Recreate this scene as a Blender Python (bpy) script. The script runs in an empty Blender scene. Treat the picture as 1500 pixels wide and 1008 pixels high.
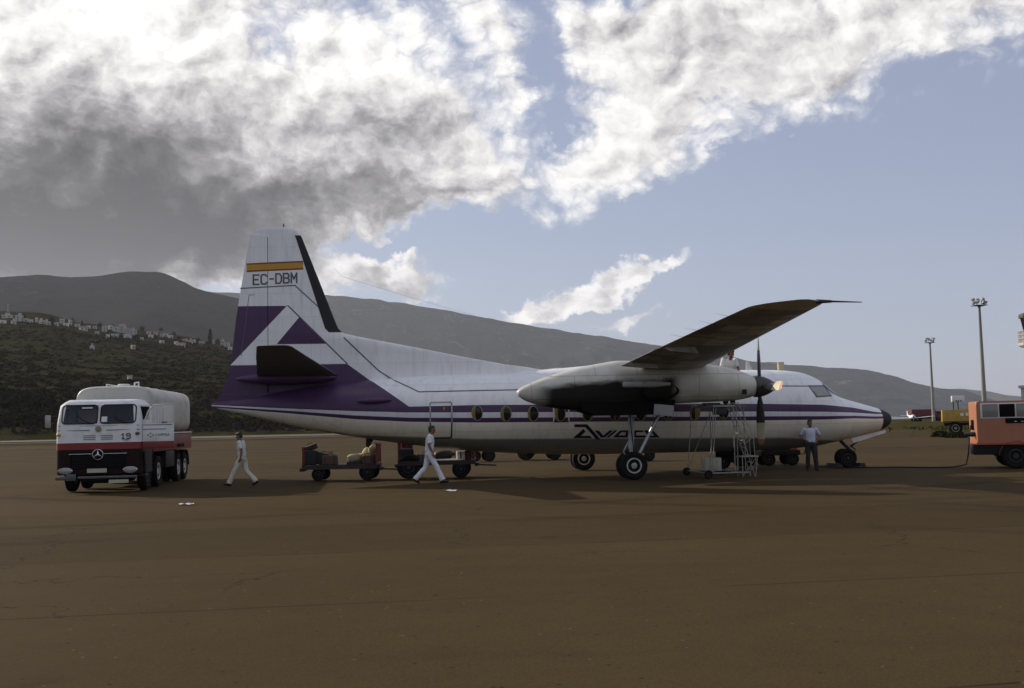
import bpy, bmesh, math, random
import numpy as np
from mathutils import Vector, Matrix
R = math.radians
random.seed(7)
sc = bpy.context.scene
col = sc.collection

# ------------------------------------------------------------------ camera
F_PX, CAM_H, PITCH, ROLL = 1578.8, 1.816, 0.0730, 0.0212
cd = bpy.data.cameras.new('camera'); cam = bpy.data.objects.new('camera', cd); col.objects.link(cam)
cd.sensor_width = 36.0; cd.lens = F_PX / 1500 * 36.0; cd.clip_start = 0.1; cd.clip_end = 60000
_fw = Vector((0, math.cos(PITCH), math.sin(PITCH))); _up = Vector((0, -math.sin(PITCH), math.cos(PITCH))); _rt = Vector((1, 0, 0))
_r2 = _rt * math.cos(ROLL) - _up * math.sin(ROLL); _u2 = _rt * math.sin(ROLL) + _up * math.cos(ROLL)
cam.matrix_world = Matrix(((_r2.x, _u2.x, -_fw.x, 0), (_r2.y, _u2.y, -_fw.y, 0), (_r2.z, _u2.z, -_fw.z, CAM_H), (0, 0, 0, 1)))
sc.camera = cam

def ray(px, py):
    a, b = px - 750.0, 504.0 - py
    d = _fw * F_PX + _r2 * a + _u2 * b
    return d
def ground(px, py, z=0.0):
    d = ray(px, py); t = (z - CAM_H) / d.z
    return Vector((d.x * t, d.y * t, z))
def at_depth(px, py, Y):
    d = ray(px, py); t = Y / d.y
    return Vector((d.x * t, Y, CAM_H + d.z * t))
def azel(px, py):
    d = ray(px, py).normalized()
    return math.degrees(math.atan2(d.x, d.y)), math.degrees(math.asin(d.z))

# ------------------------------------------------------------------ light
SUN_EL, SUN_AZ = 23.5, -57.3      # degrees, azimuth from +Y towards +X
sd = bpy.data.lights.new('sun', 'SUN'); sd.energy = 5.0; sd.angle = R(0.55); sd.color = (1.0, 0.90, 0.76)
sun = bpy.data.objects.new('sun', sd); col.objects.link(sun)
sdir = Vector((math.sin(R(SUN_AZ)) * math.cos(R(SUN_EL)), math.cos(R(SUN_AZ)) * math.cos(R(SUN_EL)), math.sin(R(SUN_EL))))
sun.rotation_euler = sdir.to_track_quat('Z', 'Y').to_euler(); sun.location = sdir * 200

sc.render.engine = 'CYCLES'
sc.view_settings.view_transform = 'Standard'; sc.view_settings.look = 'None'
sc.view_settings.exposure = 0.0; sc.view_settings.gamma = 1.0; sc.view_settings.use_curve_mapping = False
sc.cycles.use_denoising = True
try: sc.cycles.denoiser = 'OPENIMAGEDENOISE'
except Exception: pass
sc.cycles.max_bounces = 6; sc.cycles.diffuse_bounces = 3; sc.cycles.glossy_bounces = 3
sc.cycles.transmission_bounces = 4; sc.cycles.transparent_max_bounces = 8; sc.cycles.volume_bounces = 1
sc.cycles.caustics_reflective = False; sc.cycles.caustics_refractive = False

# ------------------------------------------------------------------ world: clear sky with broken cumulus
wd = bpy.data.worlds.new('World'); sc.world = wd; wd.use_nodes = True
nt = wd.node_tree; nt.nodes.clear()
class NG:
    """tiny node-graph helper"""
    def __init__(s, tree): s.t = tree
    def n(s, typ, **kw):
        nd = s.t.nodes.new(typ)
        for k, v in kw.items(): setattr(nd, k, v)
        return nd
    def l(s, a, b): s.t.links.new(a, b)
    def put(s, sock, v):
        if isinstance(v, (int, float)): sock.default_value = v
        elif isinstance(v, (tuple, list)): sock.default_value = v
        else: s.l(v, sock)
    def m(s, op, a, b=None, c=None, clamp=False):
        nd = s.n('ShaderNodeMath', operation=op, use_clamp=clamp)
        s.put(nd.inputs[0], a)
        if b is not None: s.put(nd.inputs[1], b)
        if c is not None: s.put(nd.inputs[2], c)
        return nd.outputs[0]
    def ss(s, v, lo, hi, a=0.0, b=1.0):
        nd = s.n('ShaderNodeMapRange', interpolation_type='SMOOTHSTEP')
        s.put(nd.inputs[0], v); nd.inputs[1].default_value = lo; nd.inputs[2].default_value = hi
        nd.inputs[3].default_value = a; nd.inputs[4].default_value = b
        return nd.outputs[0]
    def lin(s, v, lo, hi, a=0.0, b=1.0):
        nd = s.n('ShaderNodeMapRange'); nd.clamp = True
        s.put(nd.inputs[0], v); nd.inputs[1].default_value = lo; nd.inputs[2].default_value = hi
        nd.inputs[3].default_value = a; nd.inputs[4].default_value = b
        return nd.outputs[0]
    def mix(s, f, a, b):
        nd = s.n('ShaderNodeMix', data_type='RGBA')
        s.put(nd.inputs[0], f)
        for i, v in ((6, a), (7, b)):
            if isinstance(v, tuple): nd.inputs[i].default_value = (*v[:3], 1)
            else: s.l(v, nd.inputs[i])
        return nd.outputs[2]
    def noise(s, vec, scale, det=4, rough=0.55, dist=0.0, out=0):
        nd = s.n('ShaderNodeTexNoise'); nd.inputs['Scale'].default_value = scale; nd.inputs['Detail'].default_value = det
        nd.inputs['Roughness'].default_value = rough; nd.inputs['Distortion'].default_value = dist
        if vec is not None: s.l(vec, nd.inputs['Vector'])
        return nd.outputs[out]
    def vm(s, op, a, b=None):
        nd = s.n('ShaderNodeVectorMath', operation=op)
        s.put(nd.inputs[0], a)
        if b is not None:
            if op == 'SCALE': s.put(nd.inputs[3], b)
            else: s.put(nd.inputs[1], b)
        return nd.outputs[0]
    def mapping(s, vec, loc=(0, 0, 0), rot=(0, 0, 0), scale=(1, 1, 1), typ='POINT'):
        nd = s.n('ShaderNodeMapping', vector_type=typ)
        s.l(vec, nd.inputs[0]); nd.inputs[1].default_value = loc; nd.inputs[2].default_value = rot; nd.inputs[3].default_value = scale
        return nd.outputs[0]

g = NG(nt)
sky = g.n('ShaderNodeTexSky', sky_type='NISHITA'); sky.sun_disc = False
sky.sun_elevation = R(SUN_EL); sky.sun_rotation = R(SUN_AZ); sky.altitude = 30; sky.air_density = 1.0; sky.dust_density = 0.6; sky.ozone_density = 1.0
tc = g.n('ShaderNodeTexCoord'); gdir = tc.outputs['Generated']
sep = g.n('ShaderNodeSeparateXYZ'); g.l(gdir, sep.inputs[0])
az = g.m('MULTIPLY', g.m('ARCTAN2', sep.outputs[0], sep.outputs[1]), 57.29578)
el = g.m('MULTIPLY', g.m('ARCSINE', sep.outputs[2]), 57.29578)
cb = g.n('ShaderNodeCombineXYZ'); g.l(az, cb.inputs[0]); g.l(el, cb.inputs[1]); uv = cb.outputs[0]
# ragged outlines: warp the coordinates with noise
w1 = g.noise(g.vm('MULTIPLY', uv, (1, 1.35, 1)), 0.16, 6, 0.6, 0.0, 1)
w1 = g.vm('SCALE', g.vm('SUBTRACT', w1, (0.5, 0.5, 0.5)), 7.0)
w2 = g.noise(uv, 0.9, 5, 0.62, 0.0, 1)
w2 = g.vm('SCALE', g.vm('SUBTRACT', w2, (0.5, 0.5, 0.5)), 1.7)
uvw = g.vm('MULTIPLY', g.vm('ADD', g.vm('ADD', uv, w1), w2), (1, 1, 0))
DEG = 0.0363
def blob(px, py, rx, ry, rot=0.0):
    a, e = azel(px, py)
    v = g.mapping(uvw, (a, e, 0), (0, 0, R(rot)), (rx * DEG, ry * DEG, 1), 'TEXTURE')
    gr = g.n('ShaderNodeTexGradient', gradient_type='QUADRATIC_SPHERE'); g.l(v, gr.inputs[0])
    return gr.outputs[1]
def field(lst):
    acc = None
    for *b, amp in lst:
        v = g.m('MULTIPLY', blob(*b), amp)
        acc = v if acc is None else g.m('ADD', acc, v)
    return acc
cover = field([   # px, py, rx, ry, rot, amount
    (30, 230, 520, 360, 0, 2.2), (190, 30, 420, 190, 0, 1.1), (300, 200, 360, 260, 0, 1.1), (400, 285, 330, 130, 0, 1.0),
    (560, 110, 330, 250, 0, 1.15), (610, 260, 270, 110, 5, 1.15), (100, 345, 560, 150, 0, 1.8),
    (700, 262, 200, 80, 8, 0.6), (300, 385, 260, 80, 0, 0.9),
    (970, 80, 300, 220, 20, 1.3), (1190, 20, 420, 170, 8, 1.15), (880, 225, 230, 100, 24, 1.1), (1370, 30, 300, 130, 10, 0.8),
    (880, 420, 200, 40, 25, 2.0), (800, 458, 110, 34, 18, 1.0), (968, 377, 80, 28, 25, 0.8), (530, 402, 130, 66, 0, 1.9), (590, 417, 100, 50, 0, 1.0), (925, 480, 70, 20, 10, 0.4), (740, 462, 60, 18, 0, 0.35),
    (1142, 192, 36, 13, 0, 0.4), (770, 155, 60, 32, 0, 0.45),
    (790, 95, 70, 170, 20, -0.55), (815, 205, 80, 70, 0, -0.5), (700, 190, 130, 120, 0, 0.5), (860, 60, 130, 130, 0, 0.6), (130, 395, 460, 60, 0, 1.5), (735, 60, 90, 120, 0, 0.4), (395, 62, 110, 70, 0, -0.55), (560, 352, 190, 36, 4, -1.1), (1130, 330, 400, 160, 0, -0.5), (720, 200, 60, 50, 0, -0.3),
])
# the rest of the sky: scattered cumulus on a high plane, same weather all round
zc = g.m('MAXIMUM', sep.outputs[2], 0.06)
pl = g.n('ShaderNodeCombineXYZ'); g.l(g.m('DIVIDE', sep.outputs[0], zc), pl.inputs[0]); g.l(g.m('DIVIDE', sep.outputs[1], zc), pl.inputs[1])
rest = g.ss(g.noise(pl.outputs[0], 0.75, 7, 0.58), 0.47, 0.66)
rest = g.m('MULTIPLY', rest, g.m('MAXIMUM', g.ss(el, 24, 34), g.m('MULTIPLY', g.ss(g.m('ABSOLUTE', az), 36, 60), g.ss(el, 3, 10))))
# billows: rounded lumps with creased valleys, five sizes
uvb = g.vm('MULTIPLY', g.vm('ADD', uv, g.vm('SCALE', w1, 0.35)), (1, 1.25, 0))
def billow(v):
    acc = None
    for k, (sc_, am) in enumerate(((0.21, 0.46), (0.46, 0.27), (0.98, 0.15), (2.1, 0.08), (4.4, 0.045))):
        n_ = g.noise(g.vm('ADD', v, (13.7 * k, 7.1 * k, 3.3 * k)), sc_, 1.0, 0.4)
        t_ = g.m('MULTIPLY', g.m('ABSOLUTE', g.m('SUBTRACT', g.m('MULTIPLY', n_, 2.0), 1.0)), am)
        acc = t_ if acc is None else g.m('ADD', acc, t_)
    return acc
bil = billow(uvb); bil_s = billow(g.vm('ADD', uvb, (-0.75, 0.62, 0.0)))
n_low = g.noise(uvb, 0.13, 3, 0.5)
n_sum = g.m('ADD', g.m('MULTIPLY', g.m('SUBTRACT', bil, 0.21), 2.2), g.m('MULTIPLY', g.m('SUBTRACT', n_low, 0.5), 0.9))
dens = g.m('ADD', g.m('MAXIMUM', cover, g.m('MULTIPLY', rest, 0.8)), n_sum)
cl = g.ss(dens, -0.10, 0.62)
cl = g.m('MULTIPLY', cl, g.ss(g.m('MAXIMUM', cover, rest), 0.015, 0.11))
# light and shade inside the clouds: thick parts grey, rims towards the sun bright
relief = g.m('SUBTRACT', bil_s, bil)
thick = field([(100, 340, 640, 230, 0, 1.9), (330, 150, 200, 90, 0, 0.5), (700, 275, 160, 60, 0, 0.4), (110, 225, 360, 130, 0, 1.0), (40, 380, 460, 110, 0, 0.9), (440, 262, 330, 120, 5, 1.1), (590, 170, 200, 90, 0, 0.9), (60, 120, 200, 120, 0, 0.4),
               (620, 290, 240, 70, 5, 0.7), (570, 445, 200, 60, 0, 0.8), (1220, 70, 420, 130, 8, 0.30), (900, 30, 260, 110, 0, 0.25), (330, 335, 280, 100, 0, 0.9), (180, 30, 260, 90, 0, -0.45), (560, 60, 260, 110, 0, -0.3)])
deep = g.ss(dens, 0.25, 2.2)
shade = g.m('ADD', g.m('ADD', g.m('MULTIPLY', thick, 0.72), g.m('MULTIPLY', deep, 0.22)), g.m('ADD', g.m('MULTIPLY', relief, 1.9), g.m('MULTIPLY', g.m('SUBTRACT', n_low, 0.5), 0.7)))
shade = g.lin(shade, -0.14, 1.45)
ramp = g.n('ShaderNodeValToRGB'); g.l(shade, ramp.inputs[0])
ramp.color_ramp.elements[0].position = 0.0; ramp.color_ramp.elements[0].color = (1.10, 1.08, 1.05, 1)
ramp.color_ramp.elements[1].position = 1.0; ramp.color_ramp.elements[1].color = (0.03, 0.029, 0.03, 1)
for pos, c in ((0.14, (0.90, 0.88, 0.86)), (0.30, (0.62, 0.60, 0.60)), (0.5, (0.30, 0.29, 0.295)), (0.75, (0.10, 0.098, 0.10))):
    e = ramp.color_ramp.elements.new(pos); e.color = (*c, 1)
# away from the sun the same clouds are seen dimmer
dotn = g.n('ShaderNodeVectorMath', operation='DOT_PRODUCT'); g.l(gdir, dotn.inputs[0]); dotn.inputs[1].default_value = tuple(sdir)
sunward = g.lin(dotn.outputs['Value'], -0.6, 0.5, 0.85, 1.0)
ccol = g.vm('SCALE', ramp.outputs[0], sunward)
skyc = g.mix(0.62, sky.outputs[0], (3.5, 3.85, 5.6))   # Nishita sky under a thin, even high veil
allc = g.mix(cl, skyc, g.vm('SCALE', ccol, 10.0))
bg = g.n('ShaderNodeBackground'); g.l(allc, bg.inputs[0]); bg.inputs[1].default_value = 0.1
wo = g.n('ShaderNodeOutputWorld'); g.l(bg.outputs[0], wo.inputs[0])
try: wd.cycles.sampling_method = 'MANUAL'; wd.cycles.sample_map_resolution = 1024
except Exception: pass

# ------------------------------------------------------------------ materials
MATS = {}
def mat(name, color, rough=0.6, metal=0.0, var=0.12, scale=3.0, bump=0.0, bscale=40.0, spec=0.5, dirt=None, coat=0.0):
    """procedural Principled material: colour broken up by two noises, optional bump and a second 'dirt' colour"""
    if name in MATS: return MATS[name]
    m = bpy.data.materials.new(name); m.use_nodes = True; t = m.node_tree; t.nodes.clear(); q = NG(t)
    o = q.n('ShaderNodeOutputMaterial'); b = q.n('ShaderNodeBsdfPrincipled'); q.l(b.outputs[0], o.inputs[0])
    tcn = q.n('ShaderNodeTexCoord').outputs['Object']
    n1 = q.noise(tcn, scale, 6, 0.6); n2 = q.noise(tcn, scale * 7.3, 4, 0.6)
    v = q.m('ADD', q.m('MULTIPLY', q.m('SUBTRACT', n1, 0.5), 2 * var), q.m('MULTIPLY', q.m('SUBTRACT', n2, 0.5), var))
    base = q.vm('SCALE', tuple(color[:3]), q.m('ADD', v, 1.0))
    if dirt:
        base = q.mix(q.m('MULTIPLY', q.ss(n1, 0.47, 0.68), dirt[1]), base, tuple(dirt[0]))
    q.l(base, b.inputs['Base Color'])
    q.put(b.inputs['Roughness'], q.m('ADD', q.m('MULTIPLY', q.m('SUBTRACT', n2, 0.5), 0.25), rough, clamp=True))
    b.inputs['Metallic'].default_value = metal; b.inputs['Specular IOR Level'].default_value = spec
    b.inputs['Coat Weight'].default_value = coat
    if bump:
        bp = q.n('ShaderNodeBump'); bp.inputs['Strength'].default_value = bump; bp.inputs['Distance'].default_value = 0.02
        q.l(q.noise(tcn, bscale, 5, 0.6), bp.inputs['Height']); q.l(bp.outputs[0], b.inputs['Normal'])
    MATS[name] = m; return m
def glass(name, color, rough=0.08):
    m = mat(name, color, rough, 0, 0.05, 2.0); return m

# ------------------------------------------------------------------ mesh helpers
class MB:
    def __init__(s): s.v = []; s.f = []; s.m = []
    def add(s, vs, fs, mi=0):
        o = len(s.v); s.v += [tuple(p) for p in vs]
        for f in fs: s.f.append(tuple(i + o for i in f)); s.m.append(mi)
        return s
    def box(s, c, d, rz=0.0, ry=0.0, mi=0, taper=1.0):
        hx, hy, hz = d[0] / 2, d[1] / 2, d[2] / 2
        M = Matrix.Rotation(rz, 3, 'Z') @ Matrix.Rotation(ry, 3, 'Y'); c = Vector(c); p = []
        for z, k in ((-hz, 1.0), (hz, taper)):
            for x, y in ((-hx, -hy), (hx, -hy), (hx, hy), (-hx, hy)): p.append(c + M @ Vector((x * k, y * k, z)))
        return s.add(p, [(3, 2, 1, 0), (4, 5, 6, 7), (0, 1, 5, 4), (1, 2, 6, 5), (2, 3, 7, 6), (3, 0, 4, 7)], mi)
    def loft(s, rings, cap0=True, cap1=True, closed=True, mi=0):
        n = len(rings[0]); vs = [p for r in rings for p in r]; fs = []
        for i in range(len(rings) - 1):
            for j in range(n if closed else n - 1):
                k = (j + 1) % n; fs.append((i * n + j, i * n + k, (i + 1) * n + k, (i + 1) * n + j))
        if cap0: fs.append(tuple(range(n))[::-1])
        if cap1: fs.append(tuple(range((len(rings) - 1) * n, len(rings) * n)))
        return s.add(vs, fs, mi)
    def cyl(s, p0, p1, r0, r1=None, n=12, mi=0):
        p0, p1 = Vector(p0), Vector(p1); r1 = r0 if r1 is None else r1
        d = (p1 - p0).normalized(); a = d.orthogonal().normalized(); b = d.cross(a)
        rg = lambda p, r: [p + (a * math.cos(2 * math.pi * k / n) + b * math.sin(2 * math.pi * k / n)) * r for k in range(n)]
        return s.loft([rg(p0, r0), rg(p1, r1)], mi=mi)
    def tube(s, path, r, n=8, mi=0):
        path = [Vector(p) for p in path]; rings = []
        a = None
        for i, p in enumerate(path):
            d = (path[min(i + 1, len(path) - 1)] - path[max(i - 1, 0)]).normalized()
            if a is None: a = d.orthogonal().normalized()
            a = (a - d * a.dot(d)).normalized(); b = d.cross(a)
            rr = r[i] if isinstance(r, (list, tuple)) else r
            rings.append([p + (a * math.cos(2 * math.pi * k / n) + b * math.sin(2 * math.pi * k / n)) * rr for k in range(n)])
        return s.loft(rings, mi=mi)
    def lathe(s, prof, o, ax, n=24, mi=0):
        """prof: list of (distance along ax, radius)"""
        o, d = Vector(o), Vector(ax).normalized(); a = d.orthogonal().normalized(); b = d.cross(a)
        rings = [[o + d * t + (a * math.cos(2 * math.pi * k / n) + b * math.sin(2 * math.pi * k / n)) * max(r, 1e-4) for k in range(n)] for t, r in prof]
        return s.loft(rings, mi=mi)
    def ball(s, c, r, n=10, m=7, mi=0):
        c = Vector(c); r = (r, r, r) if isinstance(r, (int, float)) else r; rings = []
        for i in range(m + 1):
            t = math.pi * i / m; rr = max(math.sin(t), 1e-3); z = -math.cos(t)
            rings.append([c + Vector((r[0] * rr * math.cos(2 * math.pi * k / n), r[1] * rr * math.sin(2 * math.pi * k / n), r[2] * z)) for k in range(n)])
        return s.loft(rings, mi=mi)
    def prism(s, poly, off, mi=0):
        p0 = [Vector(p) for p in poly]; off = Vector(off); n = len(p0)
        return s.add(p0 + [p + off for p in p0], [tuple(range(n))[::-1], tuple(range(n, 2 * n))] + [(i, (i + 1) % n, (i + 1) % n + n, i + n) for i in range(n)], mi)
    def obj(s, name, mats, parent=None, smooth=35, bevel=0.0, seg=2):
        me = bpy.data.meshes.new(name); me.from_pydata([tuple(p) for p in s.v], [], s.f)
        for m in (mats if isinstance(mats, (list, tuple)) else [mats]): me.materials.append(m)
        me.polygons.foreach_set('material_index', s.m)
        bm = bmesh.new(); bm.from_mesh(me)
        bmesh.ops.recalc_face_normals(bm, faces=bm.faces[:])
        if bevel: bmesh.ops.bevel(bm, geom=[e for e in bm.edges if e.calc_face_angle(0) > 0.5], offset=bevel, segments=seg, affect='EDGES', profile=0.6)
        bm.to_mesh(me); bm.free()
        if smooth:
            me.polygons.foreach_set('use_smooth', [True] * len(me.polygons)); me.set_sharp_from_angle(angle=R(smooth))
        o = bpy.data.objects.new(name, me); col.objects.link(o)
        if parent: o.parent = parent
        return o
def raw(name, v, f, m, parent=None, smooth=True):
    me = bpy.data.meshes.new(name); me.from_pydata(v, [], f); me.materials.append(m)
    if smooth: me.polygons.foreach_set('use_smooth', [True] * len(me.polygons))
    o = bpy.data.objects.new(name, me); col.objects.link(o)
    if parent: o.parent = parent
    return o
def tag(o, label, cat, group=None):
    o['label'] = label; o['category'] = cat
    if group: o['group'] = group
    return o
def thing(name, label, cat, loc=(0, 0, 0), rz=0.0, group=None):
    o = bpy.data.objects.new(name, None); col.objects.link(o); o.location = loc; o.rotation_euler = (0, 0, rz); o.empty_display_size = 0.3
    return tag(o, label, cat, group)
def struct(o): o['kind'] = 'structure'; return o
def stuff(o): o['kind'] = 'stuff'; return o
def copy_tree(o, parent=None):
    c = o.copy(); col.objects.link(c)
    if parent: c.parent = parent
    for ch in list(o.children): copy_tree(ch, c)
    return c
def pchip(xs, ys):
    xs, ys = np.array(xs, float), np.array(ys, float); h = np.diff(xs); d = np.diff(ys) / h; m = np.zeros_like(ys)
    m[0], m[-1] = d[0], d[-1]
    for i in range(1, len(xs) - 1):
        if d[i - 1] * d[i] > 0:
            w1, w2 = 2 * h[i] + h[i - 1], h[i] + 2 * h[i - 1]; m[i] = (w1 + w2) / (w1 / d[i - 1] + w2 / d[i])
    def f(x):
        x = np.clip(x, xs[0], xs[-1]); i = np.clip(np.searchsorted(xs, x) - 1, 0, len(h) - 1)
        t = (x - xs[i]) / h[i]
        return ys[i] * (1 + 2 * t) * (1 - t) ** 2 + h[i] * m[i] * t * (1 - t) ** 2 + ys[i + 1] * t * t * (3 - 2 * t) + h[i] * m[i + 1] * t * t * (t - 1)
    return f

# ------------------------------------------------------------------ terrain
_rng = np.random.RandomState(3); _perm = _rng.rand(256, 256)
def vnoise(x, y):
    xi, yi = np.floor(x).astype(int), np.floor(y).astype(int); fx, fy = x - xi, y - yi
    fx, fy = fx * fx * (3 - 2 * fx), fy * fy * (3 - 2 * fy)
    P = lambda a, b: _perm[a % 256, b % 256]
    return (P(xi, yi) * (1 - fx) + P(xi + 1, yi) * fx) * (1 - fy) + (P(xi, yi + 1) * (1 - fx) + P(xi + 1, yi + 1) * fx) * fy
def fbm(x, y, o=5, gain=0.5):
    s, a, t = 0.0, 1.0, 0.0
    for k in range(o): s = s + a * vnoise(x + 17.3 * k, y + 9.1 * k); t += a; a *= gain; x, y = x * 2.03, y * 2.03
    return s / t - 0.5
def ridged(x, y, o=5):
    s, a, t = 0.0, 1.0, 0.0
    for k in range(o): s = s + a * (1 - abs(2 * vnoise(x + 31.7 * k, y + 5.9 * k) - 1)); t += a; a *= 0.5; x, y = x * 2.1, y * 2.1
    return s / t
def profile(pts):
    """pixel skyline -> slope tan(elevation) as a function of azimuth (deg)"""
    ae = sorted(azel(*p) for p in pts); return pchip([a for a, _ in ae], [math.tan(R(e)) for _, e in ae])

hill_slope = profile([(-700, 440), (-300, 446), (-100, 450), (0, 452), (60, 455), (120, 469), (200, 479), (300, 495), (345, 503), (420, 520), (520, 545), (640, 578), (760, 603), (880, 614), (1000, 614), (1500, 604)])
R0, RC = 300.0, 1250.0
def hill_h(X, Y):
    r = np.hypot(X, Y); a = np.degrees(np.arctan2(X, Y)); H = np.maximum(hill_slope(a), 0) * RC + 1.0
    t = np.clip((r - R0) / (RC - R0), 0, 1)
    up = H * (0.75 * t + 0.25 * t ** 2)
    back = np.clip((r - RC) / 900.0, 0, 1)
    z = up * (1 - back ** 1.5 * 0.9)
    n = fbm(X / 130, Y / 130, 5) * 16 + fbm(X / 28, Y / 28, 4) * 4.5
    terr = np.abs(((z / 7.0) % 1.0) - 0.5) * 1.6
    z = z + (n + terr) * np.clip(t * 5, 0, 1) * np.clip(H / 40, 0, 1) * (0.45 + 0.55 * (1 - t) * np.clip(t * 3, 0, 1)) - 0.4
    # lava banks at the foot of the slope
    bank = np.clip(1 - np.abs(r - 385) / 70, 0, 1) * np.clip((-6 - a) / 8, 0, 1)
    return z + bank * (3.0 + 7.0 * np.clip(ridged(X / 40, Y / 60, 4) - 0.45, 0, 1) * 2)

def terrain_mat(name, cols, scale, bump=0.6, spots=None):
    m = bpy.data.materials.new(name); m.use_nodes = True; t = m.node_tree; t.nodes.clear(); q = NG(t)
    o = q.n('ShaderNodeOutputMaterial'); b = q.n('ShaderNodeBsdfPrincipled'); q.l(b.outputs[0], o.inputs[0])
    p = q.n('ShaderNodeTexCoord').outputs['Object']
    n1 = q.noise(p, scale, 8, 0.65); n2 = q.noise(p, scale * 6, 6, 0.65)
    r = q.n('ShaderNodeValToRGB'); q.l(q.m('ADD', q.m('MULTIPLY', n1, 0.6), q.m('MULTIPLY', n2, 0.4)), r.inputs[0])
    el_ = r.color_ramp.elements; el_[0].position = 0.36; el_[0].color = (*cols[0], 1); el_[1].position = 0.64; el_[1].color = (*cols[-1], 1)
    for i, c in enumerate(cols[1:-1]):
        e = el_.new(0.36 + 0.28 * (i + 1) / (len(cols) - 1)); e.color = (*c, 1)
    q.l(r.outputs[0], b.inputs['Base Color']); b.inputs['Roughness'].default_value = 1.0; b.inputs['Specular IOR Level'].default_value = 0.0
    bp = q.n('ShaderNodeBump'); bp.inputs['Strength'].default_value = bump; bp.inputs['Distance'].default_value = 1.0 / scale * 0.02
    q.l(n2, bp.inputs['Height']); q.l(bp.outputs[0], b.inputs['Normal'])
    return m

def polar_sheet(name, fn, a0, a1, na, r0, r1, nr, m, power=1.0):
    A, T = np.meshgrid(np.radians(np.linspace(a0, a1, na)), np.linspace(0, 1, nr) ** power, indexing='ij'); RR = r0 + (r1 - r0) * T
    X, Y = RR * np.sin(A), RR * np.cos(A); Z = fn(X, Y)
    v = np.stack([X, Y, Z], -1).reshape(-1, 3).tolist()
    f = [(i * nr + j, i * nr + j + 1, (i + 1) * nr + j + 1, (i + 1) * nr + j) for i in range(na - 1) for j in range(nr - 1)]
    return struct(raw(name, v, f, m))

def terrain():
    # the plain: dry ground ending in a low cliff above the sea on the right
    edge = [(-4200, -600), (-4200, 2600), (-700, 2600), (-250, 1500), (60, 900), (110, 640), (150, 455), (190, 440), (300, 470), (420, 560), (900, 600), (900, -600)]
    N = len(edge); v = [(x, y, -0.03) for x, y in edge] + [(x * 1.02 + 4, y * 1.02 + 8, -14.0) for x, y in edge]
    f = [tuple(range(N))[::-1]] + [(i, (i + 1) % N, (i + 1) % N + N, i + N) for i in range(N)]
    gm = terrain_mat('dry_ground', [(0.032, 0.028, 0.016), (0.055, 0.045, 0.025), (0.07, 0.056, 0.032), (0.042, 0.042, 0.018)], 0.035, 0.4)
    struct(raw('ground', v, f, gm, smooth=False))
    sm = mat('sea_water', (0.05, 0.08, 0.11), 0.25, 0, 0.1, 0.01, 0.5, 0.3)
    struct(raw('sea', [(-11000, -700, -12), (11000, -700, -12), (11000, 11500, -12), (-11000, 11500, -12)], [(0, 1, 2, 3)], sm, smooth=False))
    # slope with the village
    hm = terrain_mat('scrub_slope', [(0.012, 0.010, 0.007), (0.020, 0.021, 0.008), (0.028, 0.027, 0.011), (0.045, 0.037, 0.019), (0.020, 0.023, 0.007)], 0.03, 0.9)
    polar_sheet('hillside', hill_h, -46, 16, 330, R0, 2400, 170, hm, 1.5)
    # mountains
    def mountain(name, pts, D0, D1, seed, cols, back, amp, a0, a1, na, nr):
        pf = profile(pts)
        def fn(X, Y):
            r = np.hypot(X, Y); a = np.degrees(np.arctan2(X, Y)); H = pf(a) * D1
            t = np.clip((r - D0) / (D1 - D0), 0, 1); b = np.clip((r - D1) / back, 0, 1)
            sh = t ** 1.25
            rg = ridged(X / 900 + seed, Y / 900, 6) - 0.62 + 0.30 * (ridged(X / 260 + seed, Y / 420, 5) - 0.62)
            z = H * sh * (1 - b) + rg * amp * H * np.sin(np.pi * np.clip(t, 0, 1)) ** 0.8 + fbm(X / 120 + seed, Y / 120, 4) * 26 * np.clip(t * 4, 0, 1) * (1 - b) * 0.9
            return z * np.clip(t * 8, 0, 1) - 13 + 13 * 0
        m = terrain_mat(name + '_slopes', cols, 0.004, 0.5)
        return polar_sheet(name, fn, a0, a1, na, D0, D1 + back, nr, m)
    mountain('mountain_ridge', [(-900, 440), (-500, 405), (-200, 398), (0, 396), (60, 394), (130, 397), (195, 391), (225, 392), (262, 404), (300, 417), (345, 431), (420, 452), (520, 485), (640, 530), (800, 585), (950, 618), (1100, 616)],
             2200, 3900, 3.0, [(0.010, 0.010, 0.009), (0.020, 0.019, 0.016), (0.010, 0.010, 0.008), (0.050, 0.046, 0.037)], 1500, 0.30, -44, 8, 260, 90)  # slope colours darkened to stand in for cloud shadow on this ridge
    mountain('mountain_range', [(-300, 420), (0, 410), (250, 420), (400, 428), (480, 429), (540, 433), (600, 441), (660, 452), (720, 464), (790, 475), (860, 486), (930, 497), (1000, 507), (1060, 515), (1110, 527), (1150, 530), (1200, 534), (1240, 536), (1262, 538), (1300, 546), (1345, 559), (1375, 565), (1410, 568), (1440, 578), (1480, 590), (1600, 600)],
             6200, 8600, 11.0, [(0.014, 0.019, 0.017), (0.035, 0.042, 0.036), (0.018, 0.022, 0.019), (0.105, 0.108, 0.088)], 1800, 0.32, -24, 32, 360, 70)
    mountain('headland', [(1000, 612), (1100, 600), (1200, 585), (1280, 577), (1340, 571), (1400, 566), (1440, 570), (1500, 577), (1600, 579), (1800, 575)],
             9300, 10400, 23.0, [(0.06, 0.065, 0.05), (0.085, 0.085, 0.065), (0.07, 0.07, 0.05)], 600, 0.25, 5, 44, 160, 30)
terrain()

def ray_hill(px, py):
    d = ray(px, py).normalized(); r = R0
    lo = None
    while r < 2300:
        P = Vector((0, 0, CAM_H)) + d * r
        if P.z <= float(hill_h(np.array(P.x), np.array(P.y))): return P
        r += 4.0
    return None

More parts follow.
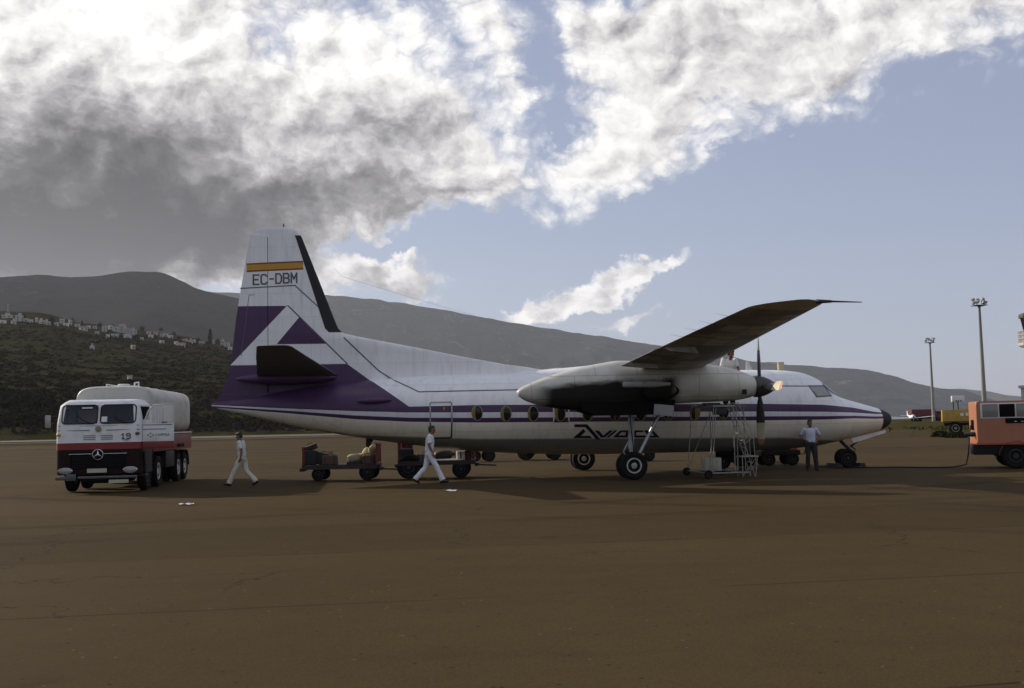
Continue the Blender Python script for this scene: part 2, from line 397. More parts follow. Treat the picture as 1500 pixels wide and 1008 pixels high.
# apron, verge and airfield roads
def apron_material():
    m = bpy.data.materials.new('apron_asphalt'); m.use_nodes = True; t = m.node_tree; t.nodes.clear(); q = NG(t)
    o = q.n('ShaderNodeOutputMaterial'); b = q.n('ShaderNodeBsdfPrincipled'); q.l(b.outputs[0], o.inputs[0])
    p = q.n('ShaderNodeTexCoord').outputs['Object']
    big = q.noise(p, 0.09, 5, 0.55); st = q.noise(q.mapping(p, rot=(0, 0, R(-28)), scale=(0.06, 0.7, 1)), 0.9, 5, 0.6)
    st2 = q.noise(q.mapping(p, rot=(0, 0, R(62)), scale=(0.09, 1.0, 1)), 0.6, 4, 0.6)
    fine = q.noise(p, 9, 6, 0.7); grit = q.noise(p, 45, 4, 0.75)
    c = q.mix(q.lin(big, 0.3, 0.7), (0.058, 0.0405, 0.0195), (0.070, 0.050, 0.0245))
    c = q.mix(q.m('MULTIPLY', q.ss(st, 0.5, 0.75), 0.16), c, (0.031, 0.021, 0.010))
    c = q.mix(q.m('MULTIPLY', q.ss(st2, 0.54, 0.76), 0.14), c, (0.074, 0.050, 0.024))
    oil = q.ss(q.noise(p, 0.45, 3, 0.5), 0.66, 0.74); c = q.mix(q.m('MULTIPLY', oil, 0.4), c, (0.020, 0.015, 0.010))
    mid = q.noise(p, 1.3, 6, 0.68); c = q.vm('SCALE', c, q.lin(mid, 0.3, 0.7, 0.95, 1.05))
    # laid lanes of asphalt with dark tar joints, and tyre tracks crossing them
    rp = q.mapping(p, rot=(0, 0, R(-9))); sx = q.n('ShaderNodeSeparateXYZ'); q.l(q.vm('ADD', rp, q.vm('SCALE', q.noise(p, 0.5, 3, 0.5, 0, 1), 0.12)), sx.inputs[0])
    lane = q.m('FRACT', q.m('MULTIPLY', sx.outputs[1], 1 / 4.6)); joint = q.m('MULTIPLY', q.ss(q.m('ABSOLUTE', q.m('SUBTRACT', lane, 0.5)), 0.0, 0.009, 1.0, 0.0), q.ss(q.noise(p, 0.35, 3), 0.42, 0.58))
    c = q.mix(q.m('MULTIPLY', joint, 0.75), c, (0.018, 0.013, 0.009))
    wn = q.n('ShaderNodeTexWhiteNoise', noise_dimensions='1D'); q.l(q.m('FLOOR', q.m('ADD', q.m('MULTIPLY', sx.outputs[1], 1 / 4.6), 0.5)), wn.inputs['W']); c = q.vm('SCALE', c, q.lin(wn.outputs[0], 0, 1, 0.90, 1.08))
    for ang, off, per in ((34, 0.3, 23.0), (58, 7.0, 31.0), (-20, 3.0, 27.0)):
        tp_ = q.n('ShaderNodeSeparateXYZ'); q.l(q.vm('ADD', q.mapping(p, rot=(0, 0, R(ang))), q.vm('SCALE', q.noise(p, 0.06, 2, 0.5, 0, 1), 6.0)), tp_.inputs[0])
        ph = q.m('PINGPONG', q.m('ADD', tp_.outputs[1], off), per / 2); tr = q.m('MULTIPLY', q.ss(q.m('ABSOLUTE', q.m('SUBTRACT', ph, 2.0)), 0.08, 0.55, 1.0, 0.0), q.ss(q.noise(p, 0.12, 3), 0.40, 0.62))
        c = q.mix(q.m('MULTIPLY', tr, 0.42), c, (0.022, 0.017, 0.012))
    spot = q.ss(q.noise(p, 2.6, 3, 0.5), 0.70, 0.76); c = q.mix(q.m('MULTIPLY', spot, 0.5), c, (0.015, 0.012, 0.009))
    vo = q.n('ShaderNodeTexVoronoi', feature='DISTANCE_TO_EDGE'); q.l(q.vm('ADD', p, q.vm('SCALE', q.noise(p, 0.6, 4, 0.6, 0, 1), 2.2)), vo.inputs['Vector']); vo.inputs['Scale'].default_value = 0.11
    crack = q.m('MULTIPLY', q.ss(vo.outputs['Distance'], 0.0, 0.004, 1.0, 0.0), q.ss(q.noise(p, 0.2, 2), 0.45, 0.6))
    c = q.mix(q.m('MULTIPLY', crack, 0.75), c, (0.022, 0.016, 0.010))
    c = q.vm('SCALE', c, q.m('ADD', 0.42, q.m('ADD', q.m('MULTIPLY', fine, 0.16), q.m('MULTIPLY', grit, 1.0))))
    peb = q.n('ShaderNodeTexVoronoi'); q.l(p, peb.inputs['Vector']); peb.inputs['Scale'].default_value = 7.0
    pw = q.n('ShaderNodeTexWhiteNoise'); q.l(peb.outputs['Position'], pw.inputs['Vector'])
    c = q.mix(q.m('MULTIPLY', q.m('MULTIPLY', q.ss(peb.outputs['Distance'], 0.08, 0.14, 1.0, 0.0), q.m('GREATER_THAN', pw.outputs[0], 0.86)), 0.6), c, (0.17, 0.14, 0.10))
    c = q.mix(q.m('MULTIPLY', q.m('MULTIPLY', q.ss(peb.outputs['Distance'], 0.10, 0.18, 1.0, 0.0), q.m('LESS_THAN', pw.outputs[0], 0.16)), 0.6), c, (0.014, 0.011, 0.008))
    q.l(c, b.inputs['Base Color']); q.l(q.lin(fine, 0.3, 0.7, 0.80, 0.95), b.inputs['Roughness']); b.inputs['Specular IOR Level'].default_value = 0.02
    bp = q.n('ShaderNodeBump'); bp.inputs['Strength'].default_value = 0.5; bp.inputs['Distance'].default_value = 0.012
    q.l(q.m('ADD', grit, q.m('MULTIPLY', fine, 0.6)), bp.inputs['Height']); q.l(bp.outputs[0], b.inputs['Normal'])
    return m
def sheet(name, pts, z, m): return struct(raw(name, [(x, y, z) for x, y in pts], [tuple(range(len(pts)))], m, smooth=False))
AP = apron_material()
sheet('apron', [(-140, -120), (140, -120), (140, 62), (60, 66), (36, 72), (33, 90), (48, 130), (40, 170), (-20, 168), (-140, 138)], -0.012, AP)
gv = terrain_mat('verge_grass', [(0.035, 0.034, 0.013), (0.055, 0.048, 0.019), (0.07, 0.056, 0.027)], 0.25, 0.5)
sheet('grass_verge', [(37, 73), (62, 68), (139, 64), (210, 150), (140, 330), (60, 300), (42, 172), (50, 130), (35, 91)], -0.02, gv)
rw = mat('runway_asphalt', (0.040, 0.032, 0.022), 0.9, 0, 0.25, 0.05)
sheet('runway', [(-900, 232), (40, 232), (95, 262), (95, 284), (-900, 284)], -0.016, rw)
pl_ = mat('worn_line_paint', (0.17, 0.15, 0.11), 0.8, 0, 0.3, 0.3)
for i, (y0, y1) in enumerate(((231.2, 232.6), (283.2, 284.6), (150.0, 150.5))):
    sheet('runway_edge_line', [(-900, y0), (60 if i < 2 else -150, y0), (60 if i < 2 else -150, y1), (-900, y1)], -0.007, pl_)
sheet('taxi_line', [(31.6, 70.2), (40, 69.2), (40, 69.55), (31.6, 70.55)], -0.006, pl_)
# service road at the foot of the slope
sheet('road', [(-900, 168), (-30, 200), (-30, 206), (-900, 176)], -0.010, mat('pale_gravel', (0.075, 0.06, 0.036), 0.95, 0, 0.2, 0.1))

# ------------------------------------------------------------------ airplane (local frame: x forward from the nose, y to port, z up)
NX, NY, YAW = 13.481, 38.646, 0.150
def p2a(px, py, l):
    """pixel -> (station behind nose, height) on the fore-and-aft plane l metres to starboard of the centreline"""
    c, sn = math.cos(YAW), math.sin(YAW); d = ray(px, py)
    t = (l + NX * sn - NY * c) / (d.x * sn - d.y * c); X, Y, Z = d.x * t, d.y * t, CAM_H + d.z * t
    return (-(X - NX) * c - (Y - NY) * sn, Z)
FS = [0, .03, .12, .3, .55, .9, 1.4, 1.9, 2.15, 2.45, 2.77, 3.1, 3.52, 4.2, 5.0, 8, 13, 14.5, 16, 18, 20, 21.5, 23, 23.5, 23.58]
f_top = pchip(FS, [1.71, 1.81, 1.89, 1.98, 2.07, 2.17, 2.31, 2.46, 2.56, 2.84, 3.11, 3.28, 3.40, 3.47, 3.49, 3.5, 3.5, 3.49, 3.46, 3.37, 3.2, 2.98, 2.74, 2.66, 2.62])
f_bot = pchip([0, .03, .12, .3, .55, .9, 1.71, 3.0, 4.2, 5.3, 10.2, 13, 14.87, 17.16, 18.96, 20.73, 22.26, 23.3, 23.58], [1.71, 1.56, 1.44, 1.33, 1.26, 1.18, 1.0, .77, .70, .67, .68, .76, .89, 1.17, 1.46, 1.82, 2.2, 2.46, 2.56])
f_hw = pchip([0, .03, .12, .3, .55, .9, 1.4, 1.9, 2.5, 3.2, 4.2, 5, 14, 16, 18, 20, 21.5, 23, 23.58], [.005, .12, .22, .34, .46, .60, .79, .95, 1.12, 1.25, 1.33, 1.35, 1.35, 1.24, 1.02, .72, .46, .16, .03])
def fus_y(s, z):
    zt, zb, w = float(f_top(s)), float(f_bot(s)), float(f_hw(s)); zc, h = (zt + zb) / 2, (zt - zb) / 2
    return w * math.sqrt(max(0.0, 1 - ((z - zc) / h) ** 2))
def fus_ring(s, n=72):
    zt, zb, w = float(f_top(s)), float(f_bot(s)), float(f_hw(s)); zc, h = (zt + zb) / 2, (zt - zb) / 2
    return [(-s, w * math.cos(2 * math.pi * k / n), zc + h * math.sin(2 * math.pi * k / n)) for k in range(n)]
_fl = ([2.3, 3.2, 3.56, 3.69, 3.8, 4.07, 4.36, 4.63, 4.87, 4.99, 5.6, 8.17, 8.36, 8.46, 8.50], [11.4, 11.9, 12.4, 13.06, 13.88, 15.28, 16.66, 18.02, 19.2, 19.45, 19.68, 20.66, 20.80, 21.0, 21.25])
fin_le = lambda z: np.interp(z, *_fl)
fin_te = pchip([2.58, 2.93, 3.86, 5.34, 7.26, 8.2, 8.36, 8.46, 8.50], [23.55, 23.29, 22.97, 22.79, 22.48, 22.31, 22.2, 21.95, 21.7])
HINGE = 21.75
def fin_t(s, z):
    le, te = float(fin_le(z)), float(fin_te(z)); c = min(max((s - le) / (te - le), 0), 1)
    tt = 0.165 * (1 - 0.35 * max(0, (z - 5) / 3.5)) * (0.55 if z > 8.44 else 1)
    if z < 4.99: c = c ** (0.45 + 0.55 * min(1, max(0, (z - 4.2) / 0.79))) if c > 0 else 0
    y = tt * 2.6 * (0.2969 * math.sqrt(c) - 0.126 * c - 0.3516 * c * c + 0.2843 * c ** 3 - 0.1036 * c ** 4) / 1.0 * 1.9
    return max(y, 0.004)
def surf_y(s, z):
    return max(fus_y(s, z), fin_t(s, z) if fin_le(z) < s < fin_te(z) and z > 3.3 else 0.0)

def livery(name, fin=False):
    """paint: purple cheat lines and tail panel, white upper, cream lower, grey belly"""
    m = bpy.data.materials.new(name); m.use_nodes = True; t = m.node_tree; t.nodes.clear(); q = NG(t)
    o = q.n('ShaderNodeOutputMaterial'); b = q.n('ShaderNodeBsdfPrincipled'); q.l(b.outputs[0], o.inputs[0])
    p = q.n('ShaderNodeTexCoord').outputs['Object']; sp = q.n('ShaderNodeSeparateXYZ'); q.l(p, sp.inputs[0])
    s = q.m('MULTIPLY', sp.outputs[0], -1.0); z = sp.outputs[2]
    WH, PU, CR, GY = (0.80, 0.80, 0.79), (0.068, 0.030, 0.085), (0.82, 0.77, 0.62), (0.21, 0.205, 0.175)
    gt = lambda a, c_: q.m('GREATER_THAN', a, c_); AND = lambda a, c_: q.m('MULTIPLY', a, c_)
    lt = lambda a, c_: q.m('LESS_THAN', a, c_)
    la = q.m('ADD', q.m('MULTIPLY', z, 0.985), 19.16 - 3.86 * 0.985); lb = q.m('ADD', q.m('MULTIPLY', z, 1.34), 19.16 - 3.86 * 1.34)
    main = q.m('MINIMUM', la, lb); right = gt(s, main)
    low = AND(right, lt(z, 3.885))
    if fin:
        ul = AND(AND(lt(z, 5.83), gt(z, 3.885)), gt(s, q.m('ADD', q.m('MULTIPLY', z, -0.943), 21.12 + 5.85 * 0.943)))
        tri = AND(AND(gt(z, 4.56), lt(s, q.m('ADD', q.m('MULTIPLY', z, -0.831), 20.75 + 5.44 * 0.831))), right)
        pur = q.m('MAXIMUM', low, q.m('MAXIMUM', ul, tri))
        c = q.mix(pur, WH, PU)
        line = AND(lt(q.m('ABSOLUTE', q.m('SUBTRACT', s, main)), 0.03), AND(gt(z, 3.885), lt(z, 5.85)))
        c = q.mix(line, c, (0.09, 0.08, 0.10))
    else:
        def curve(pts):
            nd = q.n('ShaderNodeFloatCurve'); cv = nd.mapping.curves[0]; nd.mapping.extend = 'HORIZONTAL'
            pts = [(x / 24.0, y / 4.0) for x, y in pts]
            cv.points[0].location = pts[0]; cv.points[1].location = pts[-1]
            for pt in pts[1:-1]: cv.points.new(*pt)
            for pt in cv.points: pt.handle_type = 'VECTOR'
            nd.mapping.update(); q.l(q.m('MULTIPLY', s, 1 / 24.0), nd.inputs['Value'])
            return q.m('MULTIPLY', nd.outputs[0], 4.0)
        b1 = curve([(0, 1.86), (.9, 1.94), (1.85, 2.10), (3.1, 2.21), (5.3, 2.28), (15, 2.42), (17.2, 2.41), (18.9, 2.5), (24, 2.8)])
        b2 = curve([(0, 1.84), (.9, 1.86), (1.85, 1.92), (3.1, 1.97), (5.3, 2.02), (15, 2.18), (17.2, 2.22), (18.95, 2.30), (21.1, 2.43), (24, 2.63)])
        b3 = curve([(0, 1.77), (.9, 1.77), (1.85, 1.81), (3.1, 1.82), (5.3, 1.855), (15, 2.0), (17.2, 2.05), (18.95, 2.16), (21.1, 2.36), (24, 2.60)])
        b4 = curve([(0, 1.69), (.9, 1.69), (1.85, 1.72), (3.1, 1.70), (5.3, 1.72), (15, 1.85), (17.2, 1.92), (18.95, 2.04), (21.1, 2.28), (24, 2.57)])
        b5 = curve([(0, 0.9), (2, 0.95), (4.4, 1.13), (8, 1.2), (15, 1.33), (19, 1.55), (24, 2.4)])
        wob = q.m('MULTIPLY', q.m('SUBTRACT', q.noise(p, 2.0, 3), 0.5), 0.05)
        c = q.mix(q.ss(q.m('SUBTRACT', z, b5), -0.06, 0.02), GY, CR)
        c = q.mix(gt(z, b4), c, PU); c = q.mix(gt(z, b3), c, (0.70, 0.70, 0.71)); c = q.mix(gt(z, b2), c, PU); c = q.mix(gt(z, b1), c, WH)
        c = q.mix(AND(low, gt(z, b2)), c, PU)
    # panel seams, streaks and grime
    br = q.n('ShaderNodeTexBrick'); br.offset = 0.5; br.inputs['Scale'].default_value = 1.0; br.inputs['Mortar Size'].default_value = 0.006; br.inputs['Mortar Smooth'].default_value = 0.2
    br.inputs['Brick Width'].default_value = 1.85; br.inputs['Row Height'].default_value = 0.78
    br.inputs['Color1'].default_value = (1, 1, 1, 1); br.inputs['Color2'].default_value = (0.965, 0.965, 0.965, 1); br.inputs['Mortar'].default_value = (0.74, 0.74, 0.74, 1)
    cv_ = q.n('ShaderNodeCombineXYZ'); q.l(s, cv_.inputs[0]); q.l(z, cv_.inputs[1]); q.l(cv_.outputs[0], br.inputs['Vector'])
    nst = q.noise(q.mapping(p, scale=(2.2, 2.2, 0.35)), 1.4, 5, 0.6); nb = q.noise(p, 0.7, 6, 0.6)
    riv = q.n('ShaderNodeTexVoronoi'); riv.inputs['Scale'].default_value = 1.0; riv.inputs['Randomness'].default_value = 0.0
    rvv = q.n('ShaderNodeCombineXYZ'); q.l(q.m('MULTIPLY', s, 14.0), rvv.inputs[0]); q.l(q.m('MULTIPLY', z, 2.6), rvv.inputs[1]); q.l(rvv.outputs[0], riv.inputs['Vector'])
    grime = q.ss(q.noise(q.mapping(p, scale=(1.6, 1.6, 0.22)), 2.6, 6, 0.65), 0.50, 0.72)
    mul = q.m('ADD', 0.82, q.m('ADD', q.m('MULTIPLY', nst, 0.22), q.m('MULTIPLY', nb, 0.20)))
    mul = q.m('MULTIPLY', mul, q.m('SUBTRACT', 1.0, q.m('MULTIPLY', grime, 0.14)))
    mul = q.m('MULTIPLY', mul, q.ss(riv.outputs['Distance'], 0.05, 0.14, 0.90, 1.0))
    c = q.vm('SCALE', q.vm('MULTIPLY', c, br.outputs[0]), mul)
    q.l(c, b.inputs['Base Color']); q.l(q.lin(nb, 0.3, 0.7, 0.28, 0.5), b.inputs['Roughness']); b.inputs['Specular IOR Level'].default_value = 0.4
    bp = q.n('ShaderNodeBump'); bp.inputs['Strength'].default_value = 0.25; bp.inputs['Distance'].default_value = 0.01
    q.l(q.m('ADD', q.m('MULTIPLY', br.outputs[1], -0.5), q.m('MULTIPLY', q.noise(q.mapping(p, scale=(1.0, 1.0, 1.6)), 2.2, 3), 1.8)), bp.inputs['Height']); q.l(bp.outputs[0], b.inputs['Normal'])
    return m

def decal(name, polys, m, parent, off=0.006, yfun=surf_y, side=-1, grid=(0.3, 0.06)):
    """flat print laid on the curved skin: (s, z) polygons cut into a fine grid and pressed onto the surface"""
    bm = bmesh.new()
    for poly in polys:
        vs = [bm.verts.new((-s, 0, z)) for s, z in poly]
        try: bm.faces.new(vs)
        except ValueError: pass
    bmesh.ops.triangulate(bm, faces=bm.faces[:])
    S = [v.co.x for v in bm.verts]; Z = [v.co.z for v in bm.verts]
    for k in range(int(min(S) / grid[0]) - 1, int(max(S) / grid[0]) + 2):
        bmesh.ops.bisect_plane(bm, geom=bm.verts[:] + bm.edges[:] + bm.faces[:], plane_co=(k * grid[0], 0, 0), plane_no=(1, 0, 0))
    for k in range(int(min(Z) / grid[1]) - 1, int(max(Z) / grid[1]) + 2):
        bmesh.ops.bisect_plane(bm, geom=bm.verts[:] + bm.edges[:] + bm.faces[:], plane_co=(0, 0, k * grid[1]), plane_no=(0, 0, 1))
    for v in bm.verts: v.co.y = side * (yfun(-v.co.x, v.co.z) + off)
    bmesh.ops.recalc_face_normals(bm, faces=bm.faces[:])
    if bm.faces and sum(f.normal.y for f in bm.faces) * side < 0: bmesh.ops.reverse_faces(bm, faces=bm.faces[:])
    me = bpy.data.meshes.new(name); bm.to_mesh(me); bm.free(); me.materials.append(m)
    o = bpy.data.objects.new(name, me); col.objects.link(o); o.parent = parent
    return o
def stroke(pts, w):
    """polyline -> quads (with square overlap at the joints)"""
    out = []
    for (x0, y0), (x1, y1) in zip(pts, pts[1:]):
        d = math.hypot(x1 - x0, y1 - y0) or 1e-6; ux, uy = (x1 - x0) / d, (y1 - y0) / d; e = w * 0.5
        x0_, y0_, x1_, y1_ = x0 - ux * e * .98, y0 - uy * e * .98, x1 + ux * e * .98, y1 + uy * e * .98; nx_, ny_ = -uy * w / 2, ux * w / 2
        out.append([(x0_ + nx_, y0_ + ny_), (x1_ + nx_, y1_ + ny_), (x1_ - nx_, y1_ - ny_), (x0_ - nx_, y0_ - ny_)])
    return out
GLY = {'E': [[(1, 0), (0, 0), (0, 1), (1, 1)], [(0, .5), (.8, .5)]], 'C': [[(1, .85), (.8, 1), (.2, 1), (0, .8), (0, .2), (.2, 0), (.8, 0), (1, .15)]], '-': [[(.1, .5), (.9, .5)]],
       'D': [[(0, 0), (0, 1), (.7, 1), (1, .75), (1, .25), (.7, 0), (0, 0)]], 'B': [[(0, 0), (0, 1), (.75, 1), (.95, .85), (.95, .65), (.75, .52), (0, .52)], [(.75, .52), (1, .35), (1, .15), (.75, 0), (0, 0)]],
       'M': [[(0, 0), (0, 1), (.5, .4), (1, 1), (1, 0)]], '1': [[(.2, .8), (.5, 1), (.5, 0)], [(.2, 0), (.8, 0)]], '9': [[(1, .55), (.2, .5), (0, .65), (0, .85), (.2, 1), (.8, 1), (1, .85), (1, .2), (.8, 0), (.1, 0)]],
       'A': [[(0, 0), (.5, 1), (1, 0)], [(.2, .4), (.8, .4)]], 'P': [[(0, 0), (0, 1), (.8, 1), (1, .85), (1, .6), (.8, .45), (0, .45)]], 'S': [[(1, .85), (.8, 1), (.2, 1), (0, .8), (.1, .58), (.9, .42), (1, .2), (.8, 0), (.2, 0), (0, .15)]]}

def wheel(parent, name, c, ax, r, w, tyre_m, rim_m, rim_r=0.55):
    """tyre with rounded shoulders and a dished hub, axis along ax"""
    c = Vector(c); ax = Vector(ax).normalized(); h = w / 2
    t = MB().lathe([(-h * .55, r * rim_r), (-h * .9, r * .72), (-h, r * .84), (-h * .8, r * .955), (-h * .45, r), (h * .45, r), (h * .8, r * .955), (h, r * .84), (h * .9, r * .72), (h * .55, r * rim_r)], c, ax, 28)
    ty = t.obj(name, tyre_m, parent, 50)
    q = MB()
    for sg in (1, -1):
        q.lathe([(sg * h * .50, r * rim_r * 1.0), (sg * h * .78, r * rim_r * .98), (sg * h * .80, r * rim_r * .86), (sg * h * .42, r * rim_r * .78), (sg * h * .42, r * rim_r * .40), (sg * h * .66, r * rim_r * .36), (sg * h * .72, r * rim_r * .14), (sg * h * .6, 0.001)], c, ax, 24)
    q.obj('rim', rim_m, ty, 40)
    hb = MB()
    a = ax.orthogonal().normalized(); b = ax.cross(a)
    for k in range(6):
        d = a * math.cos(k * math.pi / 3) + b * math.sin(k * math.pi / 3)
        for sg in (1, -1): hb.cyl(c + d * r * rim_r * .6 + ax * sg * h * .40, c + d * r * rim_r * .6 + ax * sg * h * .52, r * .05, n=6)
    stuff(hb.obj('wheel_bolts', MATS['dark_metal'], ty))
    return ty

mat('tyre_rubber', (0.014, 0.013, 0.012), 0.9, 0, 0.2, 8, spec=0.15); mat('dark_metal', (0.04, 0.04, 0.04), 0.5, 0.5, 0.2, 6)
mat('bare_metal', (0.42, 0.42, 0.40), 0.38, 0.8, 0.15, 5); mat('grey_paint', (0.36, 0.36, 0.34), 0.5, 0, 0.15, 3, dirt=((0.12, 0.11, 0.09), 0.5))
mat('soot_and_shade_black', (0.010, 0.009, 0.008), 0.95, 0, 0.3, 4, spec=0.04); mat('black_rubber', (0.012, 0.012, 0.013), 0.7, 0, 0.2, 6)  # soot black, also used where dark gaps and openings are drawn
mat('rim_white', (0.62, 0.60, 0.55), 0.5, 0.1, 0.12, 9, dirt=((0.15, 0.13, 0.1), 0.6))
mat('white_paint', (0.70, 0.70, 0.68), 0.4, 0, 0.08, 2, dirt=((0.35, 0.33, 0.28), 0.4)); mat('black_paint', (0.013, 0.012, 0.012), 0.55, 0, 0.2, 4, spec=0.2)
mat('window_glass', (0.016, 0.016, 0.013), 0.08, 0, 0.2, 3, spec=0.3)
mat('purple_ink', (0.030, 0.012, 0.045), 0.45, 0, 0.1, 4); mat('gold_curtain', (0.20, 0.155, 0.035), 0.9, 0, 0.3, 9); mat('window_trim', (0.26, 0.25, 0.21), 0.5, 0.3, 0.1, 8)
mat('flag_red', (0.22, 0.02, 0.02), 0.5); mat('flag_yellow', (0.50, 0.27, 0.02), 0.5); mat('pin_line', (0.10, 0.10, 0.11), 0.6)
mat('tip_paint', (0.46, 0.45, 0.40), 0.45, 0, 0.15, 2, dirt=((0.12, 0.11, 0.09), 0.6))
mat('prop_cream', (0.50, 0.45, 0.29), 0.5); mat('prop_orange', (0.32, 0.13, 0.06), 0.5)

def underside_mat():
    """wing skin: off-white top coat, bare grimy panels underneath"""
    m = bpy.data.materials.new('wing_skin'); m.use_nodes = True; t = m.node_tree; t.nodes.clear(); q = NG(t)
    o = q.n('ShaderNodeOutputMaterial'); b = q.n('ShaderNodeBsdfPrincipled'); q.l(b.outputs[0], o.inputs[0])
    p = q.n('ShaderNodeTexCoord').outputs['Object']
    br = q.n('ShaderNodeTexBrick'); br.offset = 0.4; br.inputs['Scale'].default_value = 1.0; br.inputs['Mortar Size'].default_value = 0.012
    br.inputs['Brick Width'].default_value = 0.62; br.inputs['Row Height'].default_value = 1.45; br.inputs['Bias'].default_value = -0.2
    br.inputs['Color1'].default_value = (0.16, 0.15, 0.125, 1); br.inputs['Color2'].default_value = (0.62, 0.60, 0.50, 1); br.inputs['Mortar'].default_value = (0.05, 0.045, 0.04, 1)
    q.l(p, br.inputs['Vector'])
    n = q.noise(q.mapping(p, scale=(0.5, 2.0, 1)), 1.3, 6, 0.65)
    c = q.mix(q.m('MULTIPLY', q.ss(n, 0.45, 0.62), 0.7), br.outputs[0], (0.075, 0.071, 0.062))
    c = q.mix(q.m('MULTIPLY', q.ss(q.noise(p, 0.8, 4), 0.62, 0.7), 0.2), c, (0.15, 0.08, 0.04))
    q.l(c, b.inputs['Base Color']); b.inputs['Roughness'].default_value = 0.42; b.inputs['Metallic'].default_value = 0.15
    return m

def airfoil(n=15, c0=0.0, c1=1.0):
    """(c, t) loop for a symmetric-ish section between chord fractions"""
    cs = [c0 + (c1 - c0) * (0.5 - 0.5 * math.cos(math.pi * i / n)) for i in range(n + 1)]
    T = lambda c: 5 * (0.2969 * math.sqrt(c) - 0.126 * c - 0.3516 * c * c + 0.2843 * c ** 3 - 0.1015 * c ** 4)
    return [(c, T(c)) for c in cs] + [(c, -T(c) * 0.72) for c in reversed(cs[(1 if c0 == 0 else 0):])]

